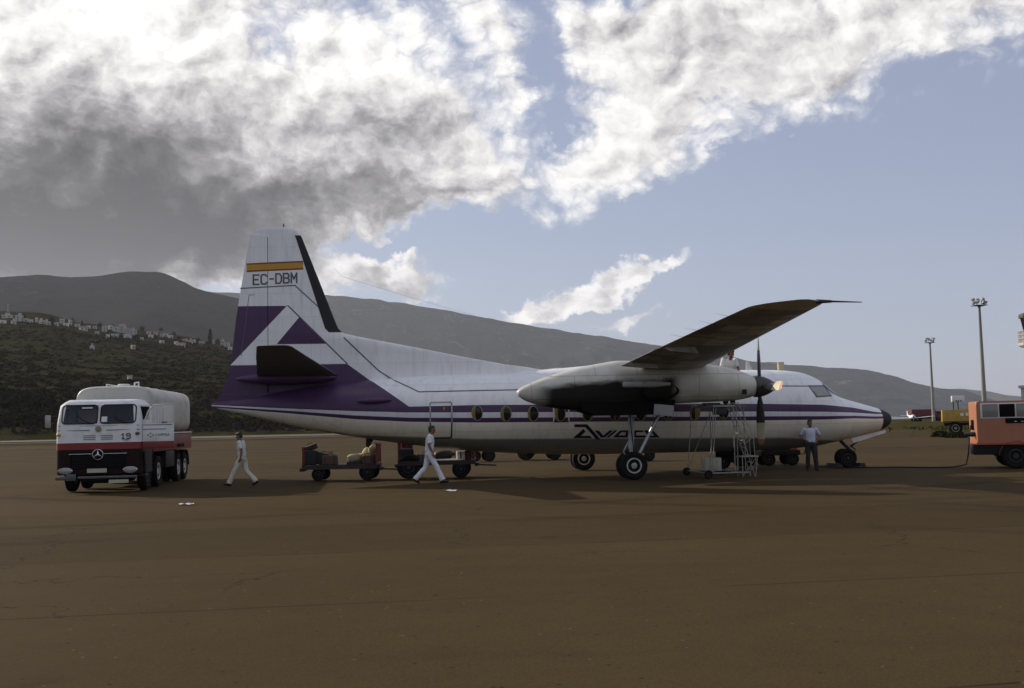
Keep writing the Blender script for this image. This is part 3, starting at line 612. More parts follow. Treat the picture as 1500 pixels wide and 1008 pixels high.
def airplane():
    A = thing('airplane', 'white twin turboprop airliner with purple tail and stripes, lettered AVIACO and EC-DBM', 'airplane', (NX, NY, 0), YAW)
    LF, LN = livery('livery_fuselage'), livery('livery_fin', True)
    # fuselage and radome
    ss_ = [0.52 + (23.57 - 0.52) * i / 190 for i in range(191)]
    fus = MB().loft([fus_ring(s) for s in ss_]).obj('fuselage', LF, A, 60)
    rd = [0.0005, 0.004, 0.012, .03, .06, .1, .15, .22, .3, .4, .512]
    rad = MB().loft([fus_ring(s) for s in rd]).obj('radome', MATS['black_rubber'], A, 60)
    MB().cyl((-.16, -.1, 1.36), (.02, -.1, 1.30), .03, .012, 8).cyl((-.12, -.12, 1.33), (-.12, -.12, 1.22), .02, n=8).obj('pitot_probe', MATS['dark_metal'], A)
    # fin, rudder
    def fin_rings(c0, c1, zs, npts=26):
        out = []
        for z in zs:
            a, b_ = c0(z), c1(z); cs = [a + (b_ - a) * (0.5 - 0.5 * math.cos(math.pi * i / npts)) for i in range(npts + 1)]
            out.append([(-s, -fin_t(s, z), z) for s in cs] + [(-s, fin_t(s, z), z) for s in reversed(cs)])
        return out
    zs = [2.9 + i * 0.1 for i in range(53)] + [8.2, 8.28, 8.36, 8.42, 8.46, 8.49]
    MB().loft(fin_rings(lambda z: float(fin_le(z)), lambda z: HINGE if z < 8.24 else max(float(fin_te(z)), 21.7), zs)).obj('fin', LN, A, 50)
    rz_ = [2.95 + i * 0.15 for i in range(36)]
    rud = MB().loft(fin_rings(lambda z: HINGE + 0.018, lambda z: float(fin_te(z)), rz_, 10)).obj('rudder', LN, A, 50)
    MB().box((-HINGE - .015, 0, 5.55), (.05, .035, 5.15)).obj('gap_dark_strip', MATS['soot_and_shade_black'], A, 0)  # dark strip added in the rudder gap so no sky shows through
    MB().loft(fin_rings(lambda z: HINGE - .02, lambda z: float(fin_te(z)), [2.5, 2.6, 2.7, 2.8, 2.93], 10)).obj('tail_cone_fairing', LN, A, 50)
    decal('trim_tab_line', stroke([(22.36, 6.2), (22.62, 4.2)], .02) + stroke([(22.36, 6.2), (22.2, 6.2)], .02), MATS['pin_line'], rud, .004)
    MB().cyl((-21.24, 0, 8.47), (-21.24, 0, 8.58), .035, .02, 8).obj('beacon', MATS['dark_metal'], A)
    # black de-icing boot on the fin leading edge
    bo = MB(); rings = []
    for z in [4.94 + (8.19 - 4.94) * i / 24 for i in range(25)]:
        le = float(fin_le(z)); w = 0.44 - 0.24 * (z - 4.94) / 3.25; cs = [le + w * (1 - math.cos(math.pi / 2 * i / 8)) for i in range(9)]
        rings.append([(-s + .004, -(fin_t(s, z) + .007), z) for s in reversed(cs)] + [(-s + .004, fin_t(s, z) + .007, z) for s in cs])
    bo.loft(rings, closed=False, cap0=False, cap1=False).obj('deicing_boot', MATS['black_rubber'], A, 60)
    # flag band, registration, pin lines, airline lettering
    lz = lambda s, z0, z1: z0 + (z1 - z0) * (22.5 - s) / 2.0
    s0, s1 = 22.44, 20.60
    for z0, z1, mm, nm in ((7.20, 7.25, 'flag_red', 'flag_stripe'), (7.01, 7.20, 'flag_yellow', 'flag_stripe'), (6.96, 7.01, 'flag_red', 'flag_stripe')):
        decal(nm, [[(s0, z0), (s0, z1), (s1, z1 + .08), (s1, z0 + .08)]], MATS[mm], A, .006)
    x, polys = 22.22, []
    for ch in 'EC-DBM':
        w_ = 0.13 if ch == '-' else 0.175
        if ch == '-': x -= 0.0
        polys = []
        for pl in GLY[ch]: polys += stroke([(x - px * w_, 6.55 + (22.22 - x) * .045 + py * 0.31) for px, py in pl], .05)
        decal('registration_letter', polys, MATS['pin_line'], A, .008)
        x -= w_ + (0.075 if ch not in 'C' else 0.10)
    lines = stroke([p2a(352, 422, .1), p2a(432, 418, .1), p2a(466, 449, .1)], .035)
    decal('pin_line', lines, MATS['pin_line'], A, .006)
    fl = [(19.28, 4.75), (18.16, 3.65), (17.6, 3.27), (16.89, 2.89)]
    decal('pin_line', stroke(fl, .04), MATS['pin_line'], A, .006)
    decal('pin_line', stroke([(16.89, 2.89), (13.4, 2.90), (9, 2.90), (4.5, 2.88), (3.46, 2.86)], .035), MATS['pin_line'], A, .006)
    K = lambda pts: [p2a(px, py, 1.24) for px, py in pts]
    av = [K([(841, 621.6), (859.5, 621.6), (881.5, 644), (875.5, 644), (857, 625.8), (841, 625.8)]),
          K([(854.5, 628.2), (840.5, 642), (852, 642), (852, 638.6), (858, 632.2)]), K([(852, 638.6), (852, 642), (869, 642), (865.6, 638.6)]),
          K([(871, 630.6), (877, 630.6), (887.5, 641), (881.5, 641)]), K([(893, 630.4), (899, 630.4), (887.5, 641), (882, 641)]),
          K([(900.5, 630.4), (905, 630.4), (893.5, 641), (889, 641)]),
          K([(908.5, 630.4), (913, 630.4), (904.5, 641), (899, 641)]), K([(908.5, 630.4), (921, 630.4), (921, 633.4), (908.5, 633.4)]), K([(917.2, 633.4), (921, 633.4), (921, 641), (917.2, 641)]), K([(904.5, 637.8), (917.2, 637.8), (917.2, 641), (904.5, 641)]),
          K([(929, 630.4), (941.5, 630.4), (943.5, 633.2), (929, 633.2)]), K([(929, 633.2), (932.8, 633.2), (932.8, 641), (929, 641)]), K([(932.8, 637.9), (946.5, 637.9), (949, 641), (932.8, 641)]),
          K([(943.2, 630.4), (957, 630.4), (959.5, 633.2), (945.8, 633.2)]), K([(945.8, 633.2), (950.2, 633.2), (955, 638), (955, 641), (952.4, 641)]), K([(955, 633.2), (959.5, 633.2), (969, 641), (963, 641)]), K([(955, 638.2), (963, 638.2), (963, 641), (955, 641)])]
    for i0, i1 in ((0, 3), (3, 5), (5, 6), (6, 10), (10, 13), (13, 17)): decal('airline_letter', av[i0:i1], MATS['purple_ink'], A, .008)
    # cabin windows, emergency exit, rear door
    wl = [(699, 605), (741, 606), (781, 606), (820.5, 606), (861, 606), (901, 606), (939, 605.5), (979, 605), (1018, 604.5), (1060, 603.5)]
    ell = lambda c, a, b, n=24, k0=0, k1=None: [(c[0] + a * math.cos(2 * math.pi * k / n), c[1] + b * math.sin(2 * math.pi * k / n)) for k in range(n)]
    for i, (px, py) in enumerate(wl):
        c = p2a(px, py, 1.35); o_, n_ = ell(c, .186, .257), ell(c, .165, .235)
        fr = decal('cabin_window', [[o_[k], o_[(k + 1) % 24], n_[(k + 1) % 24], n_[k]] for k in range(24)], MATS['window_trim'], A, .014, fus_y, grid=(9, 9))
        decal('pane', [ell(c, .175, .245)], MATS['window_glass'], fr, .008, fus_y)
        side = (1, 1, 1, 1, -1, -1, -1, -1, -1, 1)[i]; wdt = (.5, .45, .3, .4, .25, .2, .25, .2, .8, .2)[i]
        cur = [(c[0] + side * (.165 * math.cos(t_)) , c[1] + .232 * math.sin(t_)) for t_ in [math.pi * (k / 12 - .5) for k in range(13)]]
        inn = [(c[0] + side * .165 * (1 - 1.25 * wdt) * math.cos(t_), c[1] + .232 * math.sin(t_)) for t_ in [math.pi * (.5 - k / 12) for k in range(1, 12)]]
        decal('curtain', [[cur[k], cur[k + 1], (inn[::-1][k] if k < 11 else cur[12]), (inn[::-1][k - 1] if 0 < k else cur[0])] for k in range(12)] if wdt > .22 else [[(c[0] - .05, c[1] - .2), (c[0] + .05, c[1] - .2), (c[0] + .03, c[1] - .1)]], MATS['gold_curtain'], fr, .010, fus_y, grid=(9, 9))
    ex0, ex1 = p2a(811, 600, 1.35)[0], p2a(833, 600, 1.35)[0]
    for ex in (ex0, ex1): decal('emergency_exit_outline', stroke([(ex, 2.42), (ex, 1.80)], .045), MATS['white_paint'], A, .009, fus_y)
    decal('emergency_exit_sill', [[(ex0, 1.80), (ex1, 1.80), (ex1, 1.85), (ex0, 1.85)]], MATS['purple_ink'], A, .009, fus_y)
    dL, dR = p2a(630.5, 600, 1.3)[0], p2a(662, 600, 1.3)[0]
    dr = decal('rear_door', stroke([(dL, 1.9), (dL, 2.49), (dL - .04, 2.53), (dR + .04, 2.53), (dR, 2.49), (dR, 1.9)], .05), MATS['grey_paint'], A, .010, fus_y)
    decal('rear_door_lower_seal', stroke([(dL, 1.9), (dL, 1.40), (dL - .04, 1.37), (dR + .04, 1.37), (dR, 1.40), (dR, 1.9)], .045), MATS['black_rubber'], A, .010, fus_y)
    decal('door_mark', [[(dR + .22, 2.36), (dR + .28, 2.36), (dR + .25, 2.25)]], MATS['flag_yellow'], A, .010, fus_y)
    # cockpit glazing
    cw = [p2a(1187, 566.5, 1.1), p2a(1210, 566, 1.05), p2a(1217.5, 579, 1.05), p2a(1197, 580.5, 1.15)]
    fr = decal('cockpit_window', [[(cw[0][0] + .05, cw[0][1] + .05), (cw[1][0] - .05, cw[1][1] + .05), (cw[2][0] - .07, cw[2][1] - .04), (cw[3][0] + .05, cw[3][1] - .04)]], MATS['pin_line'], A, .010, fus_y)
    decal('pane', [cw], mat('cockpit_glass_reflection', (0.30, 0.31, 0.27), 0.1, 0, 0.15, 2, spec=0.7), fr, .016, fus_y)  # pale base colour stands in for the reflection on this pane
    for sg in (-1, 1):
        wsp = [p2a(1213, 563, .5), p2a(1217, 563.5, .5), p2a(1224.5, 580, .5), p2a(1221, 581, .5)]
        f_s = [(2.80, 3.06), (2.52, 2.86), (2.24, 2.60), (2.36, 2.52), (2.60, 2.62), (2.86, 2.86)]
        decal('windscreen', [f_s], MATS['window_glass'], A, .010, fus_y, sg, grid=(.1, .06))
    # antennas and small fittings
    MB().prism([(-5.35, -.01, 3.48), (-5.10, -.01, 3.48), (-5.24, -.01, 3.80), (-5.32, -.01, 3.80)], (0, .02, 0)).obj('blade_antenna', MATS['white_paint'], A, 0)
    MB().box((-4.05, 0, 3.62), (.22, .1, .28), mi=0).cyl((-3.95, 0, 3.72), (-4.6, 0, 3.75), .012, n=6).obj('direction_finder_mast', MATS['prop_cream'], A, 35, .02)
    MB().tube([(-19.6, 0, 7.1 - 0.0)] + [(-19.6 + 13.2 * t, 0, 6.9 - 3.4 * t - .25 * math.sin(math.pi * t)) for t in (0.02, .2, .4, .6, .8, 1)], .004, 5).obj('aerial_wire', MATS['bare_metal'], A)
    MB().prism([(-18.35, -.02, 1.36), (-18.6, -.02, 1.40), (-18.6, -.02, 1.12), (-18.5, -.02, 1.10)], (0, .04, 0)).obj('belly_blade', MATS['black_paint'], A, 0)
    MB().prism([(-13.2, -.02, .80), (-12.9, -.02, .78), (-13.05, -.02, .60), (-13.2, -.02, .60)], (0, .04, 0)).obj('drain_mast', MATS['black_paint'], A, 0)
    MB().lathe([(0, .01), (.1, .06), (.4, .1), (.8, .1), (1.05, .06), (1.15, .01)], (-18.9, -1.0, 2.62), (1, 0, .02), 14).obj('blister_fairing', LF, A, 60)
    # tailplane
    hl = MB(); AF = airfoil(10)
    def tp(sg):
        rings = []
        for l, le, te, z in ((0, 19.5, 22.1, 3.50), (.55, 19.62, 22.08, 3.55), (1.5, 19.9, 22.0, 3.70), (3.2, 20.36, 21.88, 3.93), (4.7, 20.74, 21.74, 4.13), (4.84, 20.85, 21.70, 4.15), (4.9, 21.02, 21.6, 4.155)):
            ch = te - le; tk = .11 * (1 if l < 4.8 else (.7 if l < 4.88 else .25))
            rings.append([(-(le + c * ch), sg * l, z + t_ * tk * ch) for c, t_ in AF])
        hl.loft(rings)
    tp(-1); tp(1); hl.obj('tailplane', mat('tailplane_paint', (0.10, 0.095, 0.085), 0.5, 0, 0.2, 2, dirt=((0.04, 0.035, 0.03), 0.6)), A, 45)
    MB().lathe([(0, .02), (.2, .1), (.9, .17), (2.0, .2), (2.8, .14), (3.2, .03)], (-22.75, -.30, 3.42), (1, -.06, .0), 16).lathe([(0, .02), (.2, .1), (.9, .17), (2.0, .2), (2.8, .14), (3.2, .03)], (-22.75, .30, 3.42), (1, .06, .0), 16).obj('tailplane_fairing', LN, A, 60)
    # wing
    WS = underside_mat()
    def wsec(l):
        a = abs(l); le = 7.8 + .077 * max(a, 1.5) if a < 14.0 else 7.8 + .077 * a + (a - 14.0) ** 2 * 1.9
        te = 11.2 - .055 * a if a < 13.6 else 11.2 - .055 * a - (a - 13.6) ** 2 * 1.0
        z = 3.49 + max(0, a - 3.3) * .0735; return le, te, z
    def wing_rings(c0, c1, ls, n, drop=0.0):
        pr = airfoil(n, c0, c1); out = []
        for l in ls:
            le, te, z = wsec(l); ch = te - le; a = abs(l); tk = (.19 - .0045 * a) * (1 if a < 14.1 else max(.25, 1 - (a - 14.1) * 1.8))
            out.append([(-(le + c * ch), -l, z - (c - .0) * ch * (.045 - .0028 * a) + t_ * tk * ch - drop) for c, t_ in pr])
        return out
    HL = .74
    inner = [-13.6, -13, -11, -9, -6, -3.6, -1.3, 0, 1.3, 3.6, 6, 9, 11, 13, 13.6]
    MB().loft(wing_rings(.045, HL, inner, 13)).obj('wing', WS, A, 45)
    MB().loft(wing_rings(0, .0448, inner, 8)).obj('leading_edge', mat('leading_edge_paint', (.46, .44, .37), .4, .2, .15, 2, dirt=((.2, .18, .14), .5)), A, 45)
    for sg in (-1, 1):
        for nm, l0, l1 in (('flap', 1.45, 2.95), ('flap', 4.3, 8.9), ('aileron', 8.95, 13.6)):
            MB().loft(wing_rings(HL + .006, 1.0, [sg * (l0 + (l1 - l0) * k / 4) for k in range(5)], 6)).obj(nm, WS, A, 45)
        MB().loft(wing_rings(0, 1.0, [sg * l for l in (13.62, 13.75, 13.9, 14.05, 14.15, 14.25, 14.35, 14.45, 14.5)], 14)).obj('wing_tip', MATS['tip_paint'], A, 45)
        le, te, z = wsec(14.25)
        MB().cyl((-le - .1, -sg * 14.25, z), (-le + .25, -sg * 14.25, z), .05, .03, 8).cyl((-le + .25, -sg * 14.25, z), (-le + 0.95, -sg * 14.25, z - .02), .022, .010, 8).obj('wing_tip_probe', MATS['dark_metal'], A)
        for l in (9.7, 10.7, 11.7, 12.7):
            le, te, z = wsec(l); MB().cyl((-te + .04, -sg * l, z - .06), (-te - .34, -sg * l, z + .02), .004, .002, 5).obj('static_wick', MATS['dark_metal'], A)
        for l in (5.2, 8.4):
            le, te, z = wsec(l); MB().prism([(-te + .9, -sg * l, z - .30), (-te + .1, -sg * l, z - .22), (-te - .05, -sg * l, z - .14), (-te + .8, -sg * l, z - .1)], (0, .05, 0)).obj('flap_hinge', MATS['grey_paint'], A, 0)
    # wing-to-fuselage fairing
    MB().loft([[(-s, w * math.cos(2 * math.pi * k / 32), 3.28 + h * math.sin(2 * math.pi * k / 32)) for k in range(32)] for s, w, h in ((6.6, .05, .18), (7.0, .5, .27), (7.6, .9, .42), (8.6, 1.1, .58), (10, 1.12, .56), (11.2, 1.0, .42), (12.4, .7, .33), (13.4, .3, .27), (13.9, .05, .22))]).obj('wing_fairing', LF, A, 60)
    # engines
    nac_m = bpy.data.materials.new('nacelle_paint'); nac_m.use_nodes = True; t = nac_m.node_tree; t.nodes.clear(); q = NG(t)
    o = q.n('ShaderNodeOutputMaterial'); b = q.n('ShaderNodeBsdfPrincipled'); q.l(b.outputs[0], o.inputs[0])
    p = q.n('ShaderNodeTexCoord').outputs['Object']; sp = q.n('ShaderNodeSeparateXYZ'); q.l(p, sp.inputs[0])
    s_ = q.m('MULTIPLY', sp.outputs[0], -1.0); n1 = q.noise(p, 1.4, 6, 0.6); n2 = q.noise(q.mapping(p, scale=(.35, 1.6, 1.6)), 2.0, 5, .6)
    c = q.mix(q.ss(n1, .3, .7), (0.50, 0.475, 0.40), (0.62, 0.60, 0.53))
    seam = q.n('ShaderNodeTexBrick'); seam.inputs['Scale'].default_value = 1.0; seam.inputs['Mortar Size'].default_value = .008; seam.inputs['Brick Width'].default_value = 1.3; seam.inputs['Row Height'].default_value = .7
    seam.inputs['Color1'].default_value = (1, 1, 1, 1); seam.inputs['Color2'].default_value = (.94, .94, .92, 1); seam.inputs['Mortar'].default_value = (.45, .43, .4, 1)
    cc = q.n('ShaderNodeCombineXYZ'); q.l(s_, cc.inputs[0]); q.l(q.m('ADD', sp.outputs[2], .3), cc.inputs[1]); q.l(cc.outputs[0], seam.inputs['Vector'])
    c = q.vm('MULTIPLY', c, seam.outputs[0])
    # exhaust stain trailing back along the lower flank
    zz = q.m('ADD', sp.outputs[2], q.m('MULTIPLY', q.m('SUBTRACT', n2, .5), .5))
    st = q.m('MULTIPLY', q.m('MULTIPLY', q.ss(s_, 8.95, 9.4), q.ss(s_, 13.0, 13.7, 1.0, 0.0)), q.m('MULTIPLY', q.ss(zz, 2.05, 2.2, .8, 1.0), q.ss(q.m('ADD', zz, q.m('MULTIPLY', s_, 0.06)), 3.55, 3.78, 1.0, 0.0)))
    c = q.mix(q.m('MULTIPLY', st, .97), c, (0.010, 0.009, 0.008))
    oil = q.m('MULTIPLY', q.ss(n2, .52, .66), q.ss(sp.outputs[2], 2.2, 2.75, 1.0, 0.15))
    c = q.mix(q.m('MULTIPLY', oil, .6), c, (0.06, 0.05, 0.035))
    q.l(c, b.inputs['Base Color']); q.l(q.lin(st, 0, 1, .45, .95), b.inputs['Roughness']); q.l(q.lin(st, 0, 1, .4, .03), b.inputs['Specular IOR Level'])
    NSs = [6.50, 6.53, 6.62, 6.9, 7.4, 8.1, 8.8, 10.0, 10.8, 11.4, 12.3, 13.1, 13.66, 13.94, 14.04, 14.07]
    nt_ = pchip(NSs, [3.08, 3.12, 3.17, 3.28, 3.42, 3.53, 3.57, 3.63, 3.67, 3.60, 3.43, 3.21, 3.01, 2.88, 2.80, 2.76])
    nb_ = pchip(NSs, [2.54, 2.50, 2.46, 2.40, 2.35, 2.34, 2.32, 2.24, 2.18, 2.15, 2.17, 2.27, 2.42, 2.56, 2.65, 2.71])
    nw_ = pchip(NSs, [.30, .35, .40, .49, .56, .60, .62, .63, .62, .60, .54, .44, .31, .19, .09, .02])
    for sg in (-1, 1):
        cy = sg * 3.6; N = 32
        ring = lambda s: [(-s, cy + float(nw_(s)) * (abs(math.cos(a)) ** .86) * (1 if math.cos(a) > 0 else -1), (float(nt_(s)) + float(nb_(s))) / 2 + (float(nt_(s)) - float(nb_(s))) / 2 * (abs(math.sin(a)) ** .9) * (1 if math.sin(a) > 0 else -1)) for a in [2 * math.pi * k / N for k in range(N)]]
        sts = [6.50, 6.53, 6.57, 6.62, 6.7] + [6.85 + .1 * i for i in range(71)] + [13.99, 14.04, 14.07]
        nc = MB().loft([ring(s) for s in sts]).obj('nacelle', nac_m, A, 60)
        MB().lathe([(0, .29), (.05, .285), (.03, .26), (-.3, .25)], (-6.50, cy, 2.81), (1, 0, 0), 24).obj('air_intake_lip', MATS['bare_metal'], nc, 50)
        # jet pipe: oval outlet on the outboard flank
        yo = lambda s, z: float(nw_(s)) * math.sqrt(max(0, 1 - ((z - (float(nt_(s)) + float(nb_(s))) / 2) / ((float(nt_(s)) - float(nb_(s))) / 2)) ** 2)) + .0
        jr = [[(-9.72 - dx + .62 * math.cos(a) * k, cy + sg * (yo(9.55, 2.68) + e - .03 * math.cos(a)), 2.68 + .235 * math.sin(a) * k + .03 * math.cos(a)) for a in [2 * math.pi * j / 28 for j in range(28)]] for dx, e, k in ((-.1, -.25, 1.08), (0, .02, 1.04), (.03, .07, 1.0), (.03, .06, .92), (-.05, -.2, .8))]
        MB().loft(jr).obj('exhaust_pipe', MATS['soot_and_shade_black'], nc, 50)
        MB().lathe([(0, .06), (.05, .09), (1.0, .10), (1.5, .05)], (-10.9, cy + sg * .63, 2.90), (1, sg * .02, .0), 14).obj('exhaust_shroud', MATS['grey_paint'], nc, 50)
        MB().box((-6.98, cy + sg * .525, 2.62), (.13, .03, .16)).obj('vent_grille', MATS['black_paint'], nc, 0)
        MB().box((-7.9, cy + sg * .02, 2.25), (.5, .34, .12)).box((-7.62, cy, 2.22), (.2, .2, .1)).obj('oil_cooler_scoop', MATS['dark_metal'], nc, 35, .03)
        # spinner and blades
        spn = MB().lathe([(0, .34), (.12, .345), (.3, .31), (.5, .23), (.68, .12), (.76, .045), (.78, .002)], (-6.46, cy, 2.80), (1, 0, 0), 28).obj('spinner', mat('spinner_paint', (0.05, 0.048, 0.045), 0.35, 0.2), A, 60)
        for k in range(4):
            a = math.pi / 2 * k + .02; d = Vector((0, math.cos(a), math.sin(a))); e = Vector((0, -math.sin(a), math.cos(a)))
            hub = Vector((-6.28, cy, 2.80)); rings, split = [], []
            prof = [(.22, .055, .055, .9), (.36, .06, .055, .9), (.55, .10, .035, .85), (.8, .135, .025, .75), (.95, .15, .021, .68), (1.15, .158, .017, .6), (1.3, .158, .014, .52), (1.5, .155, .011, .45), (1.66, .150, .010, .40), (1.76, .14, .008, .38), (1.81, .11, .006, .36), (1.83, .06, .004, .36)]
            for r, cw_, th, tw in prof:
                tw = -tw; cx = Vector((math.sin(tw) if tw else 0, 0, 0)) + e * math.cos(tw); cx = cx.normalized(); nx_ = d.cross(cx)
                rings.append([hub + d * r + cx * cw_ * math.cos(2 * math.pi * j / 12) + nx_ * th * math.sin(2 * math.pi * j / 12) for j in range(12)])
            bl = MB(); bl.loft(rings[:6], cap1=False, mi=0); bl.loft(rings[5:9], cap0=False, cap1=False, mi=1); bl.loft(rings[8:], cap0=False, mi=2)
            bl.obj('propeller_blade', [mat('blade_paint', (0.035, 0.033, 0.032), 0.45, 0.3), MATS['prop_cream'], MATS['prop_orange']], A, 60)
        # main landing gear
        gx = -10.52
        MB().cyl((gx, cy, 2.35), (gx, cy, 1.15), .075, .075, 14).cyl((gx, cy, 1.18), (gx, cy, .95), .10, .10, 14).cyl((gx, cy, .97), (gx, cy, .42), .06, .06, 14).cyl((gx, cy - .42, .43), (gx, cy + .42, .43), .05, n=12).cyl((gx + .09, cy + sg * .12, 2.3), (gx + .06, cy + sg * .12, 1.2), .018, n=6).tube([(gx - .08, cy, 1.15), (gx - .25, cy, .85), (gx - .07, cy, .60)], .028, 8).obj('gear_leg', MATS['grey_paint'], A, 40)
        MB().cyl((gx + 1.12, cy, 2.32), (gx + .28, cy, .80), .055, .055, 12).cyl((gx + .30, cy, .84), (gx + .02, cy, .55), .045, .06, 10).cyl((gx + 1.05, cy - .2, 2.25), (gx + 1.05, cy + .2, 2.25), .04, n=8).obj('drag_strut', MATS['bare_metal'], A, 40)
        MB().tube([(gx - .05, cy + sg * .09, 2.3), (gx - .02, cy + sg * .10, 1.7), (gx + .05, cy + sg * .11, 1.0), (gx + .02, cy + sg * .12, .55)], .014, 6).obj('brake_hose', MATS['black_rubber'], A)
        for e in (-.24, .24): wheel(A, 'main_wheel', (gx, cy + e, .43), (0, 1, 0), .43, .26, MATS['tyre_rubber'], MATS['rim_white'], .56)
        for e in (-.46, .46):
            MB().prism([(-9.2, cy + e, 2.42), (-12.2, cy + e, 2.46), (-12.1, cy + e * 1.12, 2.12), (-11.6, cy + e * 1.18, 1.98), (-9.5, cy + e * 1.18, 1.98), (-9.25, cy + e * 1.1, 2.1)], (0, .03, 0)).obj('gear_door', MATS['soot_and_shade_black'], A, 0)
        MB().box((-9.62, cy + sg * .62, 2.10), (.62, .05, .34), 0, .1).obj('gear_door_panel', MATS['grey_paint'], A, 30, .01)
    # nose gear
    MB().cyl((-2.05, 0, 1.05), (-1.62, 0, .62), .06, .06, 12).cyl((-1.62, 0, .62), (-1.78, 0, .33), .05, n=10).cyl((-1.78, -.25, .33), (-1.78, .25, .33), .04, n=10).cyl((-1.15, 0, 1.0), (-1.58, 0, .72), .035, n=8).tube([(-1.58, 0, .78), (-1.40, 0, .62), (-1.52, 0, .44), (-1.72, 0, .36)], .03, 8).obj('nose_gear_leg', MATS['dark_metal'], A, 40)
    for e in (-.17, .17): wheel(A, 'nose_wheel', (-1.78, e, .33), (0, 1, 0), .33, .19, MATS['tyre_rubber'], MATS['dark_metal'], .5)
    for sg in (-1,):
        a_, b_ = p2a(1246, 642, .3), p2a(1298, 630, .3); c_, d_ = p2a(1297, 634, .3), p2a(1249, 649, .3)
        MB().prism([(-a_[0], -.36, a_[1]), (-b_[0], -.30, b_[1]), (-c_[0], -.30, c_[1]), (-d_[0], -.36, d_[1])], (0, .025, 0)).obj('nose_gear_door', MATS['white_paint'], A, 0)
    return A
airplane()
# chocks by the nose wheel
_c, _s = math.cos(YAW), math.sin(YAW)
def a2w(s, l, z=0): return Vector((NX - s * _c + l * _s, NY - s * _s - l * _c, z))
for ds, nm in ((.43, 'black wooden chock behind the nose wheel, tail side'), (-.43, 'black wooden chock in front of the nose wheel')):
    o = MB().prism([(-.14, -.42, 0), (.14, -.42, 0), (.08, -.42, .15), (-.08, -.42, .15)], (0, .84, 0)).obj('wheel_chock', mat('chock_wood', (0.03, 0.024, 0.018), 0.9, 0, .3, 8), None, 0, .012)
    o.location = a2w(1.78 + ds, 0, 0.0); o.rotation_euler = (0, 0, YAW); tag(o, nm, 'chock')

# ------------------------------------------------------------------ people
def remeshed(mb, name, m, parent, vox=0.014, smooth=4):
    tmp = mb.obj('tmp', m, None, 0); md = tmp.modifiers.new('r', 'REMESH'); md.mode = 'VOXEL'; md.voxel_size = vox
    sm_ = tmp.modifiers.new('s', 'SMOOTH'); sm_.iterations = smooth; sm_.factor = 0.5
    dg = bpy.context.evaluated_depsgraph_get(); me = bpy.data.meshes.new_from_object(tmp.evaluated_get(dg)); me.name = name
    me.polygons.foreach_set('use_smooth', [True] * len(me.polygons))
    if not me.materials: me.materials.append(m)
    if name in ('shirt', 'trousers'):       # creases
        from mathutils import noise as mn
        for v in me.vertices:
            c = v.co; v.co = c + v.normal * (0.011 * mn.noise(Vector((c.x * 14, c.y * 14, c.z * 7))) + 0.006 * mn.noise(Vector((c.x * 30, c.y * 30, c.z * 16 + 5))))
    bpy.data.objects.remove(tmp)
    o = bpy.data.objects.new(name, me); col.objects.link(o); o.parent = parent
    return o
def limb(mb, pts, rs, n=12):
    """tapered limb: rounded joints and cone segments"""
    pts = [Vector(p) for p in pts]
    for p, r in zip(pts, rs): mb.ball(p, r, 12, 8)
    for (a, ra), (b, rb) in zip(list(zip(pts, rs)), list(zip(pts, rs))[1:]): mb.cyl(a, b, ra, rb, n)
def torso_rings(mb, levels):
    mb.loft([[(cx + rx * math.cos(2 * math.pi * k / 20), cy + ry * math.sin(2 * math.pi * k / 20), z) for k in range(20)] for cx, cy, z, rx, ry in levels])
def hand(mb, wrist, d, palm_n, side):
    """palm, four unequal bent fingers and a thumb off the side"""
    w, d, pn = Vector(wrist), Vector(d).normalized(), Vector(palm_n).normalized(); sd_ = d.cross(pn).normalized() * side
    kn = w + d * .085
    mb.loft([[w + d * t + sd_ * (a * math.cos(2 * math.pi * k / 10)) + pn * (b * math.sin(2 * math.pi * k / 10)) for k in range(10)] for t, a, b in ((-.02, .026, .022), (.02, .034, .019), (.06, .042, .017), (.09, .040, .015))])
    for i, (o, L) in enumerate(((.030, .068), (.010, .078), (-.010, .073), (-.030, .058))):
        p = kn + sd_ * o; p1 = p + d * L * .45 + pn * .006; p2 = p1 + (d * .8 + pn * .6).normalized() * L * .32; p3 = p2 + (d * .45 + pn * .9).normalized() * L * .26
        limb(mb, [p, p1, p2, p3], [.0098, .0092, .0085, .0075], 8)
    p = w + d * .03 + sd_ * .034; p1 = p + (d * .7 + sd_ * .6 + pn * .3).normalized() * .04; p2 = p1 + (d * .9 + sd_ * .1 + pn * .4).normalized() * .032
    limb(mb, [p, p1, p2], [.013, .011, .0085], 8)

